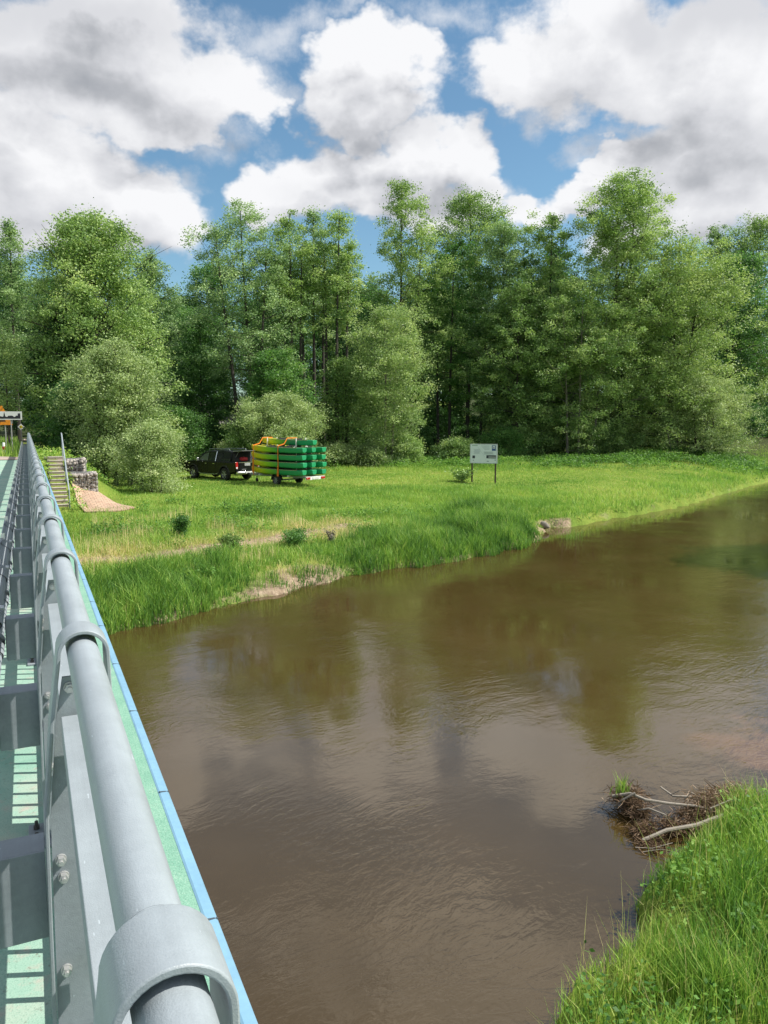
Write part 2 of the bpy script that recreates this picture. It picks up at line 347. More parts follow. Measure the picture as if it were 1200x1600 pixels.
# ------------------------------------------------------------------ the bridge (local x = across, y = along, z = above the deck)
def galv(name, col, rough):
    """old galvanised steel: spangle, long drawn streaks, grime and a few scratches"""
    m, t, out = mat_new(name); co = obj_co(t)
    st = t.noise(t.vmath('MULTIPLY', co, (60, 1.6, 60)), 1.0, 4, .6); sp = t.noise(co, 55, 3, .7); mo = t.noise(co, 5.5, 5, .62); gr = t.noise(co, 420, 2, .6)
    f = t.math('ADD', t.math('ADD', t.math('MULTIPLY', st, .28), t.math('MULTIPLY', mo, .42)), t.math('ADD', t.math('MULTIPLY', sp, .16), t.math('MULTIPLY', gr, .14)))
    c = t.ramp(f, [(.34, tuple(k*.83 for k in col)), (.5, col), (.64, tuple(k*1.15 for k in col))])
    c = t.mix(t.mapr(t.noise(co, 2.3, 6, .72), .62, .76, 0, .28), c, tuple(k*.55+.02 for k in (col[0], col[1]*.98, col[2]*.9)))
    sc = t.noise(t.vmath('MULTIPLY', co, (38, 9, 38)), 3.0, 2, .5); c = t.mix(t.mapr(sc, .735, .75, 0, .6), c, tuple(min(1, k*1.7) for k in col))
    b = principled(t, out, Base_Color=c, Roughness=t.mapr(mo, .3, .7, rough-.08, rough+.14)); b.inputs['Specular IOR Level'].default_value = .5
    bp = t.new('ShaderNodeBump', {'Strength': .35, 'Distance': .0015, 'Height': t.math('ADD', gr, t.math('MULTIPLY', sp, .6))}); t.l.new(bp.outputs[0], b.inputs['Normal']); return m
M_STEEL = galv('galvanised steel', (.272, .310, .338), .45)
M_STEEL2 = galv('weathered steel', (.235, .262, .29), .5)
M_STEEL3 = galv('dark grey steel', (.245, .28, .31), .5)
M_BOLT = plain('bright bolt', (.55, .56, .56), .35, .15, 30, .6)
M_RUST = plain('grimy bolt', (.06, .055, .05), .6, .4, 60)
m_deck, t, out = mat_new('mint bridge surfacing'); co = obj_co(t)
nA = t.noise(co, 2.1, 5, .65); nB = t.noise(co, 170, 2, .6); nC = t.noise(co, 9, 5, .7)
c = t.ramp(nA, [(.3, (.19, .36, .28)), (.5, (.28, .43, .345)), (.62, (.34, .43, .35)), (.74, (.40, .38, .32))])
c = t.mix(t.mapr(nC, .55, .70, 0, .85), c, (.42, .37, .32)); c = t.mix(t.mapr(t.noise(co, 33, 5, .7), .60, .66, 0, .7), c, (.16, .15, .12)); c = t.mix(t.mapr(t.noise(co, 1.1, 6, .7), .55, .8, 0, .5), c, (.20, .19, .16)); c = t.mix(t.mapr(nB, .52, .72, 0, .7), c, (.12, .25, .19))
b = principled(t, out, Base_Color=c, Roughness=.85); bp = t.new('ShaderNodeBump', {'Strength': .6, 'Distance': .003, 'Height': nB}); t.l.new(bp.outputs[0], b.inputs['Normal'])
m_strip, t, out = mat_new('mint edge coating'); co = obj_co(t)
nA = t.noise(co, 6, 5, .65); nB = t.noise(co, 150, 3, .7)
c = t.ramp(nA, [(.3, (.155, .34, .25)), (.6, (.21, .40, .30)), (.75, (.28, .42, .33))]); c = t.mix(t.mapr(nB, .5, .68, 0, .7), c, (.09, .22, .165)); c = t.mix(t.mapr(nB, .34, .40, .8, 0), c, (.36, .47, .40))
b = principled(t, out, Base_Color=c, Roughness=.85); bp = t.new('ShaderNodeBump', {'Strength': .8, 'Distance': .004, 'Height': nB}); t.l.new(bp.outputs[0], b.inputs['Normal'])
M_BLUE = plain('sky blue edge paint', (.17, .325, .455), .5, .12, 5.0, bump=.15, speck=(45, .68, (.2, .36, .5, 1)))
M_CONC = plain('bridge concrete', (.33, .32, .30), .85, .2, 1.2, bump=.4, bscale=30)
bridge = empty('bridge', (0, 0, DECK), BA, 'long straight concrete road bridge with mint green deck and blue painted edge', 'bridge')
S0, S1 = -9.0, 37.6
mb = MB(); mb.box(-4.0, (S0+S1)/2, -.16, 8.4, S1-S0, .32); mb.build('deck', m_deck, bridge)
mb = MB(); mb.box(.3285, (S0+S1)/2, -.157, .257, S1-S0, .318)
mb.build('kerb_strip', m_strip, bridge)
k = MB(); k.prism([(.457, -.36), (.505, -.36), (.505, -.012), (.497, .0), (.465, .0055), (.457, .003)], S0, S1, 'y'); k.build('edge_beam', M_BLUE, bridge)
for gxl in (-6.9, -4.9, -2.9, -.9):
    g_ = MB(); g_.box(gxl, (S0+S1)/2, -.84, .45, S1-S0-.6, 1.03); g_.build('girder', M_CONC, bridge)
for ps in (20.6, 36.9):
    p_ = MB(); p_.box(-3.9, ps, -1.66, 7.6, .9, .6); p_.box(-3.9, ps, -3.0, 6.6, .7, 2.08); p_.build('pier', M_CONC, bridge)
M_JNT = plain('black joint', (.05, .07, .09), .7)
for k_ in range(24):
    p_ = MB(); y0 = .35+k_*1.02+.05*math.sin(k_*3.3); p_.bar((.461, y0, .0078), (.5035, y0+.012, -.004), .009, .004); p_.build('joint_mark', M_JNT, bridge)

RAIL_Z, TL = 1.10, .098
PITCHS = 1.25; POST0 = .665; NPOST = 35
rail = empty('bridge_railing', (0, 0, DECK), BA, 'grey steel bridge railing, round handrail held by looped posts along the edge', 'railing')
h = MB(); hp = [(TL, -2.4+.5*i, RAIL_Z) for i in range(93)]; h.tube(hp, .0362, 28); h.build('handrail', M_STEEL, rail, True)
for yj in (.80, 7.0, 13.3):
    h = MB(); h.tube([(TL, yj, RAIL_Z), (TL, yj+.003, RAIL_Z)], .0366, 28); h.build('weld_seam', M_STEEL, rail, True)
def post_profile(ro):
    """outline of the bent plate: left leg up, over the tube, right leg down; ro = how far outside the inner line"""
    ri = .0500+ro; cz = RAIL_Z-.001; pts = [(-.004-ro, .0), (0-ro, .42), (.004-ro, .70), (.026-ro*.98, .94)]
    for i in range(17):
        a = math.pi-math.pi*i/16; pts.append((TL+ri*math.cos(a), cz+ri*math.sin(a)))
    return pts+[(TL+ri+.002, .94), (TL+ri+.006, .70), (TL+ri+.010, .42), (TL+ri+.012, .0)]
W_ = .10
def make_post():
    inn, outp = post_profile(0), post_profile(.0095); n = len(inn); s = MB()
    for yy in (0.0, W_):
        s.v += [(a, yy, z) for a, z in inn]+[(a, yy, z) for a, z in outp]
    for i in range(n-1):
        s.f += [(i, i+1, n+i+1, n+i), (2*n+i, 3*n+i, 3*n+i+1, 2*n+i+1), (i, 2*n+i, 2*n+i+1, i+1), (n+i, n+i+1, 3*n+i+1, 3*n+i)]
    s.f += [(0, n, 3*n, 2*n), (n-1, 3*n-1, 4*n-1, 2*n-1)]
    p = s.build('post', M_STEEL, rail, True, .0022, 2)
    w = MB(); wp = [(.0, .012), (.0045, .42), (.0085, .70), (.031, .94), (.049, 1.045), (.1445, 1.045), (.1475, .94), (.1515, .70), (.1555, .42), (.1575, .012)]
    w.prism(wp, .020, .028, 'y'); w.build('web_plate', M_STEEL, p)
    q = MB(); q.box(.10, .05, .0065, .34, .19, .012); q.build('base_plate', M_STEEL2, p, False, .002)
    return p
def add_bolts(p):
    for (bx, bz) in ((.026, .59), (.030, .545), (.064, 1.02), (.026, .30)):  # topmost bright bolt is added in place of a web hole with sunlight behind
        b = MB(); b.disc((bx, W_-.0825, bz), (0, 1, 0), .0135, .005, 14); b.disc((bx, W_-.091, bz), (0, 1, 0), .0115, .014, 6); b.disc((bx, W_-.101, bz), (0, 1, 0), .006, .008, 8); b.build('bolt', M_BOLT, p)
    for bx in (-.04, .24):
        for by in (.0, .10): b = MB(); b.disc((bx, by, .019), (0, 0, 1), .013, .014, 6); b.disc((bx, by, .035), (0, 0, 1), .007, .022, 8); b.build('anchor_bolt', M_RUST, p)
def make_bay():
    """between two posts: box rail under the handrail, foot and middle bars, thin upright bars"""
    a0, a1 = W_+.012, PITCHS-.012; L = a1-a0; mid = (a0+a1)/2; out_ = []
    r_ = MB(); r_.box(TL-.006, mid, .956, .10, L, .008); r_.box(TL-.0515, mid, .922, .009, L, .06); r_.box(TL+.0395, mid, .922, .009, L, .06)
    out_.append(r_.build('lower_rail', M_STEEL, rail, False, .0015))
    f_ = MB()
    for zz in (.12, .34): f_.box(TL, mid, zz, .034, L, .05)
    k = 10
    for i in range(k):
        yy = a0+(i+.6)*L/k
        f_.box(TL, yy, .2295, .014, .018, .169); f_.box(TL, yy, .628, .014, .018, .526)
    out_.append(f_.build('baluster_panel', M_STEEL2, rail))
    return out_
p0 = make_post(); bay0 = make_bay()
for i in range(-2, NPOST-2):
    y = POST0+PITCHS*i
    if i == -2: c_ = p0; bb = bay0
    else:
        c_ = copy_tree(p0, rail); bb = [copy_tree(o, rail) for o in bay0]
    c_.location = (0, y, 0)
    if -1 <= i < 6: add_bolts(c_)
    for o in bb: o.location = (0, y, 0)
# crash barrier on the road side of the posts
barr = empty('crash_barrier', (0, 0, DECK), BA, 'grey corrugated crash barrier beam bolted along the road side of the railing posts', 'guardrail')
def wprof():
    pts = []
    for i in range(25):
        u = i/24; z = .71-.32*u; pts.append((-.205-.036*math.cos(u*4*math.pi)*1.0+(.012 if u in (0, 1) else 0), z))
    return pts
wp = wprof(); pr = [(a+.003, z) for a, z in wp]+[(a-.003, z) for a, z in wp[::-1]]
def beam_piece(y0, y1, off=0.0):
    m = MB(); n = len(wp)
    A = [(a+.003+off, z) for a, z in wp]; B = [(a-.003+off, z) for a, z in wp]
    m.v = [(a, yy, z) for yy in (y0, y1) for a, z in A+B]
    for i in range(n-1): m.f += [(i, i+1, 2*n+i+1, 2*n+i), (n+i, 3*n+i, 3*n+i+1, n+i+1)]
    m.f += [(0, 2*n, 3*n, n), (n-1, 2*n-1, 4*n-1, 3*n-1)]
    return m
bp0 = beam_piece(0, PITCHS-.004).build('beam', M_STEEL2, barr, True)
bp1 = beam_piece(-.16, .19, .0075).build('splice_sleeve', M_STEEL2, barr, True)
s = MB(); s.box(-.079, .035, .50, .140, .006, .225); s.box(-.079, .083, .6105, .140, .09, .005); s.box(-.079, .083, .3895, .140, .09, .005); s.box(-.1505, .083, .50, .005, .088, .215)
sp0 = s.build('spacer_bracket', M_STEEL3, barr, False, .0012)
s = MB(); s.disc((-.1605, .03, .68), (1, 0, 0), .013, .018, 8); bo0 = s.build('beam_bolt', M_BOLT, barr)
s = MB(); s.box(-.217, .05, .724, .03, .012, .05); tab0 = s.build('sunlit_bolt_tab', plain('sunlit bolt white', (.75, .75, .72), .4), barr)  # white tab stands in for sun glints on the beam bolts
for i in range(-2, NPOST-2):
    y = POST0+PITCHS*i
    for src in (bp0, bp1, sp0, bo0, tab0):
        o = src if i == -2 else src.copy()
        if i != -2: COL.objects.link(o); o.parent = barr
        o.location = (0, y, 0)
# ------------------------------------------------------------------ leaves, trees, bushes
G1 = [(0.0, (.020, .048, .010)), (.35, (.045, .090, .017)), (.65, (.085, .140, .028)), (1.0, (.150, .195, .045))]
M_ALDER = leafy('alder leaves', [(0, (.044, .090, .026)), (.35, (.118, .196, .058)), (.65, (.215, .305, .100)), (1, (.34, .41, .17))], .25)
M_LIME = leafy('fresh leaves', [(0, (.058, .108, .030)), (.35, (.135, .208, .060)), (.65, (.212, .292, .094)), (1, (.32, .38, .165))], .26)
M_WILLOW = leafy('willow leaves', [(0, (.075, .118, .045)), (.35, (.165, .228, .088)), (.65, (.250, .318, .138)), (1, (.36, .41, .21))], .25)
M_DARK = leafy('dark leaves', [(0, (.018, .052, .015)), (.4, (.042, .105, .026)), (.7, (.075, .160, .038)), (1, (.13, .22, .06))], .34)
M_BIRCH = leafy('pale leaves', [(0, (.065, .115, .040)), (.35, (.135, .205, .070)), (.65, (.210, .285, .108)), (1, (.31, .37, .165))], .27)
M_GREY = leafy('grey green leaves', [(0, (.048, .095, .040)), (.35, (.116, .194, .076)), (.65, (.19, .28, .115)), (1, (.29, .37, .19))], .25)
M_BARK = plain('alder bark', (.050, .043, .036), .9, .4, 3.0, bump=.6, bscale=25)
M_BARKL = plain('pale bark', (.20, .175, .145), .85, .35, 3.0, bump=.5, bscale=25)
def unit(v): return v/np.maximum(np.linalg.norm(v, axis=1, keepdims=True), 1e-9)
def leaves_mesh(rng, P, size, tint, up=.0, ratio=.6):
    """one diamond leaf (or leaf spray) at each point"""
    n = len(P); a = rng.normal(size=(n, 3)); a[:, 2] *= .55; a[:, 2] -= .15; a = unit(a)
    b = unit(np.cross(a, unit(rng.normal(size=(n, 3))+np.array([0, 0, up]))))
    s = size*rng.uniform(.6, 1.3, (n, 1)); a = a*s*.5; b = b*s*.5*ratio
    fold = np.cross(a, b)*.0
    V = np.stack([P-a, P-a*.1+b, P+a, P-a*.1-b], 1).reshape(-1, 3)
    return V, np.repeat(tint, 4)
LEAFN, LEAFS = 2.7, .64
PROF = {
 'cone': lambda u: np.minimum(1, .45+u*4.5)*np.maximum(.22, (1-u)**.44),
 'oval': lambda u: np.sin(np.pi*np.clip(.14+.80*u, 0, 1))**.7,
 'dome': lambda u: np.sqrt(np.maximum(.02, 1-(u*.97)**2.2)),
 'col': lambda u: np.minimum(1, .4+u*2.2)*np.maximum(.16, 1-u**3.2),
 'top': lambda u: np.minimum(1, .25+u*1.1)*np.maximum(.18, (1-u**4)**.8),
}
def tree(name, label, cat, X, Y, topz, R_, base=.2, prof='oval', n_br=46, n_leaf=14000, leaf=.26, mat=None, trunks=None, tr=.16, seed=1, pitch=(15, 60), bark=None, group=None, tint=.5, clump=.62, fill=None, squash=1.0, cw=.24, z0=None):
    rng = np.random.default_rng(seed); g = gz(X, Y)-.05 if z0 is None else z0; Hh = topz-g
    root = empty(name, (X, Y, g), 0, label, cat, group)
    tb = MB(); C = []; wgt = []; shoots = []
    trunks = trunks or [(0, 0, 0, 0, 1.0)]
    for ti, (ox, oy, lx, ly, hf) in enumerate(trunks):
        HH = Hh*hf; ph = rng.uniform(0, 6.28)
        def tp(t): return np.array([ox+lx*t**1.2+.10*tr*6*math.sin(ph+t*5)*t, oy+ly*t**1.2+.1*tr*6*math.cos(ph+t*4)*t, HH*.97*t])
        pts = [tp(k/9) for k in range(10)]
        tb.tube(pts, [tr*(1-.9*(k/9)**1.1)+.012+(.35*tr if k == 0 else 0) for k in range(10)], 8)
        nb = max(6, int(n_br/len(trunks)))
        for b in range(nb):
            u = (b+rng.uniform(0, 1))/nb; u = u**.9; t = base+(.985-base)*u
            L = R_*float(PROF[prof](np.array(u)))*rng.uniform(.62, 1.12); az = b*2.39996+rng.uniform(-.5, .5)
            el = R(pitch[0]+(pitch[1]-pitch[0])*u+rng.normal()*9)
            p0 = tp(t*.985); dirv = np.array([math.cos(az)*math.cos(el), math.sin(az)*math.cos(el), math.sin(el)])
            side = np.array([-math.sin(az), math.cos(az), 0])*rng.normal()*.18
            path = []
            Lx = L/max(.35, math.cos(el)) if el < 1.2 else L*1.4
            Lx = min(Lx, L*1.7, max(.25, (Hh*hf*.975-p0[2])/max(.2, math.sin(el))))
            for k in range(5):
                f = k/4; path.append(p0+dirv*Lx*f+side*Lx*f*f+np.array([0, 0, -.10*Lx*f*f*(1-u)]))
            r0 = max(.012, tr*.42*(1-t*.8)*min(1.2, Lx/R_+.25))
            tb.tube(path, [r0*(1-.8*k/4) for k in range(5)], 5, False)
            nc = max(2, int(Lx/clump*1.5))
            for c_ in range(nc):
                f = .22+.80*(c_+rng.uniform(.2, 1))/nc; q = f*4; k = min(3, int(q)); pp = path[k]+(path[k+1]-path[k])*(q-k)
                pp = pp+rng.normal(size=3)*np.array([.20, .20, .15])*Lx*(.3+f*.55)
                C.append(pp); wgt.append(.55+f*.6)
                if rng.uniform() < .35: tb.tube([path[min(k, 3)], (path[min(k, 3)]+pp)/2+np.array([0, 0, .05]), pp], [r0*.45, r0*.3, .006], 4, False)
    if fill is None: fill = int(n_br*2.2) if prof != 'col' else int(n_br*.8)
    p1, p2, p3 = rng.uniform(0, 6.28, 3); la = 1.75 if 'bush' in name or 'willow' in name else 1.0; mx_ = float(np.mean([q[0]+q[2]*.5 for q in trunks])); my_ = float(np.mean([q[1]+q[3]*.5 for q in trunks]))
    for _ in range(fill):
        u = rng.uniform(0, 1)**.85; az = rng.uniform(0, 6.283)
        lump = 1+la*(.17*math.sin(3*az+p1+5*u)+.14*math.sin(13*u+2*az+p2)+.09*math.sin(5*az-9*u+p3))-.1*(la > 1)
        rr = R_*float(PROF[prof](np.array(u)))*lump*rng.uniform(.25, 1)**.45
        C.append(np.array([mx_+math.cos(az)*rr, my_+math.sin(az)*rr, Hh*(base+(.985-base)*u)])); wgt.append(.95)
    if la > 1:
        for _ in range(14):
            u = rng.uniform(.35, .95); az = rng.uniform(0, 6.283); rr = R_*float(PROF[prof](np.array(u)))*rng.uniform(.7, 1.0); o_ = np.array([math.cos(az)*rr*.9, math.sin(az)*rr*.9, Hh*(base+(.93-base)*u)])
            d_ = np.array([math.cos(az)*rng.uniform(.2, .7), math.sin(az)*rng.uniform(.2, .7), rng.uniform(.5, 1.0)])*R_*rng.uniform(.18, .34)
            tb.tube([o_, o_+d_*.5, o_+d_], [.012, .008, .004], 4, False)
            for f in (.3, .6, .9): shoots.append((o_+d_*f, .10*R_*.5+.05))
    C = np.array(C); wgt = np.array(wgt); uu = np.clip((C[:, 2]/Hh-base)/(1-base), 0, 1); rad = np.hypot(C[:, 0]-np.mean([q[0]+q[2]*.5 for q in trunks]), C[:, 1])
    keep = (rad < .98*R_*np.array([float(PROF[prof](np.array(q))) for q in uu])*(1.22 if la == 1 else 1.42)+.25+(R_*.4 if len(trunks) > 1 and la == 1 else 0)) & (C[:, 2] < Hh*.995); C = C[keep]; wgt = wgt[keep]; wgt /= wgt.sum()
    n_leaf = int(n_leaf*LEAFN); leaf = leaf*LEAFS; tb.v = tb.v
    idx = rng.choice(len(C), n_leaf, p=wgt); ct = rng.normal(size=len(C))*.16; cr = clump*rng.uniform(.55, 1.25, len(C))
    P = C[idx]+rng.normal(size=(n_leaf, 3))*np.array([1, 1, .62])*cr[idx][:, None]*.52
    if shoots:
        ns = int(n_leaf*.10); si = rng.integers(0, len(shoots), ns); SC_ = np.array([q[0] for q in shoots]); SR_ = np.array([q[1] for q in shoots])
        P[:ns] = SC_[si]+rng.normal(size=(ns, 3))*SR_[si][:, None]
    P[:, 2] = np.maximum(P[:, 2], .08)
    V, tt = leaves_mesh(rng, P, leaf, np.clip(tint+ct[idx]+rng.normal(size=n_leaf)*cw*.5, 0, 1))
    tb.build('trunk', bark or M_BARK, root, True)
    np_obj('crown', V, 4, mat or M_ALDER, root, tt)
    return root
def T(px, D, top, wid): 
    x, y, z = at(px, top, D); return x, D, z, wid/2*math.hypot(D, x)/1200*.98
# ---- the row along the meadow, left to right
A = 'tree'
x, y, z, r = T(140, 50, 336, 200)
tree('alder_tree', 'broad leafy tree with rounded crown towering behind the pale willow near the steps', A, x, y, z, r, .16, 'dome', 90, 34000, .24, M_ALDER, None, .24, 21, (5, 55), tint=.50, clump=.8)
x, y, z, r = T(12, 56, 336, 84)
tree('alder_tree', 'thin airy tree at the left border rising over the road signs', A, x, y, z, r, .3, 'col', 34, 5500, .23, M_GREY, None, .13, 22, (20, 60), tint=.5)
x, y, z, r = T(98, 50.5, 470, 100)
tree('alder_tree', 'low dark leafy tree between the road signs and the broad tree behind the steps', A, x, y, z, r, .03, 'oval', 44, 14000, .25, M_DARK, None, .14, 23, (0, 55), tint=.26)
x, y, z, r = T(232, 70, 388, 120)
tree('alder_tree', 'pale tree set back in the gap between the broad left tree and the leaning one', A, x, y, z, r, .22, 'col', 40, 11000, .25, M_GREY, None, .15, 24, (25, 62), tint=.42)
x, y, z, r = T(348, 60, 306, 150)
tree('alder_tree', 'tall tree with a curved leaning trunk standing behind the black pickup', A, x, y, z, r, .38, 'dome', 54, 15000, .24, M_GREY, [(1.0, 0, -1.6, 0, .9), (1.7, 1.2, -.6, .3, 1.0), (2.2, .6, .8, .3, .86)], .17, 25, (8, 60), tint=.52)
for k, (px, top, D, wd, sd_, off, lb) in enumerate([(450, 322, 63, 80, 31, 0, 'slender straight tree, first of the three narrow ones behind the canoe trailer'), (487, 318, 66, 70, 32, .1, 'slender dark stemmed tree, middle of the three narrow ones behind the canoe trailer'), (524, 317, 64, 78, 33, .05, 'slender tree with pale top, last of the narrow ones before the tall pointed tree')]):
    x, y, z, r = T(px, D, top, wd)
    tree('alder_tree', lb, A, x, y, z, r, .56, 'col', 34, 7000, .24, M_ALDER if k != 1 else M_GREY, [(0, 0, .2, 0, 1.0), (.8, .5, .1, .2, .9), (-.7, .8, -.4, .2, .84)], .17, sd_, (15, 62), tint=.5+off)
x, y, z, r = T(624, 74, 277, 156)
tree('alder_tree', 'tall pointed tree with open crown and dark trunk showing, above the small silvery tree', A, x, y, z, r, .33, 'cone', 62, 15500, .27, M_ALDER, [(0, 0, .3, 0, 1.0), (1.2, 0, .9, .3, .84)], .19, 41, (0, 58), tint=.5)
x, y, z, r = T(735, 82, 300, 150)
tree('alder_tree', 'broad flat topped tree behind the information board, right of the pointed tree', A, x, y, z, r, .24, 'oval', 62, 20000, .29, M_ALDER, None, .22, 42, (10, 55), tint=.46, clump=.9)
x, y, z, r = T(705, 76, 375, 110)
tree('alder_tree', 'dark shaded tree with bare lower trunks beside the sunlit gap in the wood', A, x, y, z, r, .26, 'oval', 48, 15000, .27, M_DARK, [(0, 0, .2, 0, 1), (1.8, .6, .6, 0, .9), (3.0, .2, .8, .2, .85), (-1.0, 1, -.3, 0, .8)], .15, 43, (0, 50), tint=.5)
x, y, z, r = T(790, 75, 345, 120)
tree('willow_tree', 'rounded grey green tree standing between the flat topped and the pointed trees', A, x, y, z, r, .10, 'oval', 60, 20000, .25, M_GREY, None, .18, 44, (10, 60), tint=.50, clump=.8)
x, y, z, r = T(862, 73.5, 328, 165)
tree('alder_tree', 'narrow topped tree left of the tallest tree of the waterside clump', A, x, y, z, r, .05, 'cone', 66, 23000, .27, M_ALDER, [(0, 0, 0, 0, 1), (-1.2, .5, -.6, 0, .86)], .17, 45, (0, 55), tint=.50)
x, y, z, r = T(968, 73.5, 263, 214)
tree('alder_tree', 'tallest tree of the waterside clump, pointed crown reaching down to the grass', A, x, y, z, r, .05, 'cone', 96, 46000, .27, M_ALDER, [(0, 0, 0, 0, 1), (.9, .6, 1.0, 0, .95)], .24, 46, (0, 55), tint=.60, clump=.8)
x, y, z, r = T(1056, 73, 372, 208)
tree('alder_tree', 'wide sunlit tree at the river end of the clump, spreading over the grass', A, x, y, z, r, .04, 'dome', 92, 38000, .27, M_LIME, [(0, 0, .4, 0, 1), (.9, .3, 1.6, -.3, .86)], .2, 47, (0, 50), tint=.56, clump=.85)
x, y, z, r = T(912, 70.5, 430, 165)
tree('alder_tree', 'mid height leafy tree in front of the tallest one, thin pale stems below', A, x, y, z, r, .02, 'oval', 60, 21000, .25, M_ALDER, [(0, 0, 0, 0, 1), (-1, 0, -.8, 0, .9), (1.4, .2, .9, 0, .85)], .11, 48, (0, 55), tint=.54, bark=M_BARKL)
x, y, z, r = T(812, 71, 440, 150)
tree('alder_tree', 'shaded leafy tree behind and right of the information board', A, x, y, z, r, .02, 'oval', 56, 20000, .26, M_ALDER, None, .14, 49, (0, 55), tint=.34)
x, y, z, r = T(1104, 70, 590, 142)
tree('willow_bush', 'low pale willow bush bulging over the bank at the end of the clump', 'bush', x, y, z, r, .02, 'dome', 60, 17000, .21, M_WILLOW, [(0, 0, 0, 0, 1), (.6, .2, .8, 0, .9), (-.6, 0, -.8, 0, .9)], .09, 50, (10, 70), tint=.52)
x, y, z, r = T(602, 62, 478, 122)
tree('birch_tree', 'small silvery green tree standing alone in front of the tall pointed tree', A, x, y, z, r, .12, 'oval', 58, 18000, .21, M_BIRCH, [(0, 0, 0, 0, 1), (.5, .1, .5, 0, .8)], .10, 51, (5, 58), tint=.60, bark=M_BARKL, clump=.7)
x, y, z, r = T(535, 64, 560, 90)
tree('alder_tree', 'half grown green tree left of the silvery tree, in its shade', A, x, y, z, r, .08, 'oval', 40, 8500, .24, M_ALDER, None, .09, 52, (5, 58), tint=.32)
x, y, z, r = T(432, 58, 546, 112)
tree('alder_tree', 'dark green round tree between the slender trunks and the pale bush', A, x, y, z, r, .05, 'oval', 48, 13000, .25, M_DARK, None, .10, 53, (0, 58), tint=.62)
x, y, z, r = T(1124, 108, 346, 84)
tree('alder_tree', 'distant narrow tree showing over the shoulder of the waterside clump', A, x, y, z, r, .2, 'cone', 44, 9000, .34, M_GREY, None, .2, 54, (5, 55), tint=.42)
x, y, z, r = T(1190, 104, 338, 150)
tree('alder_tree', 'distant dark bellied tree at the right border beyond the clump', A, x, y, z, r, .06, 'oval', 80, 24000, .34, M_ALDER, None, .24, 55, (5, 55), tint=.42, clump=1.0)
# ---- willows and bushes on the meadow side
x, y, z, r = T(172, 41.5, 532, 118)
tree('willow_tree', 'pale grey green willow leaning over the stone filled baskets', A, x, y, z, r, .05, 'oval', 80, 26000, .17, M_WILLOW, [(0, 0, .3, 0, 1), (-.6, .3, -.6, 0, .9), (.7, .2, .5, 0, .85)], .12, 61, (15, 68), tint=.52, clump=.62)
x, y, z, r = T(233, 38.6, 664, 88)
tree('willow_bush', 'round pale willow bush in the grass beside the front of the black pickup', 'bush', x, y, z, r, .02, 'dome', 50, 13000, .13, M_WILLOW, [(0, 0, 0, 0, 1), (.4, .2, .4, 0, .9), (-.4, 0, -.4, 0, .9)], .05, 62, (15, 72), tint=.66, clump=.5)
x, y, z, r = T(120, 43.5, 600, 90)
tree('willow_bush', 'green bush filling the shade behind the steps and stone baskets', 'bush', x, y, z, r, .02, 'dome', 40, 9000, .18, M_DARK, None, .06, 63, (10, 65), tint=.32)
x, y, z, r = T(5, 47, 520, 44)
tree('willow_bush', 'silvery branch of a roadside willow hanging in at the left border', 'bush', x, y, z, r, .35, 'oval', 22, 2600, .17, M_BIRCH, None, .06, 64, (0, 60), tint=.45, z0=3.0)
x, y, z, r = T(432, 53.5, 618, 150)
tree('willow_bush', 'spreading light green willow bush behind the trailer of canoes', 'bush', x, y, z, r, .02, 'dome', 56, 19000, .18, M_WILLOW, [(0, 0, .3, 0, 1), (.9, .2, .9, 0, .9), (-.8, 0, -.8, 0, .85)], .07, 65, (12, 66), tint=.54)
x, y, z, r = T(385, 52.5, 655, 60)
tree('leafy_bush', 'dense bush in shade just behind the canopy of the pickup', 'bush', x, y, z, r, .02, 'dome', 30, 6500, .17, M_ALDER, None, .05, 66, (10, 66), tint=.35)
x, y, z, r = T(278, 55, 640, 90)
tree('leafy_bush', 'dark green bush between the willows and the curved leaning trunk', 'bush', x, y, z, r, .02, 'dome', 36, 7500, .2, M_DARK, None, .06, 67, (10, 66), tint=.55)
for k, (px, top, D, wd, mt, ti, lb) in enumerate([(528, 698, 60, 66, M_WILLOW, .28, 'low pale bramble at the wood edge just right of the canoe sterns'), (575, 700, 60.5, 70, M_WILLOW, .22, 'low bramble at the foot of the silvery tree, left side'), (632, 684, 63, 62, M_ALDER, .45, 'low leafy shrub at the foot of the silvery tree, towards the sunlit gap'),
        (715, 690, 66, 80, M_ALDER, .38, 'low green shrub behind the left post of the information board'), (790, 672, 69, 90, M_DARK, .6, 'shaded shrub right of the information board under the clump'), (958, 672, 71, 120, M_ALDER, .40, 'low spreading shrub at the grass edge below the tallest tree')]):
    x, y, z, r = T(px, D, top, wd)
    tree('leafy_bush', lb, 'bush', x, y, z, r, .01, 'dome', 30, 7000, .19, mt, None, .04, 70+k, (5, 66), tint=ti)
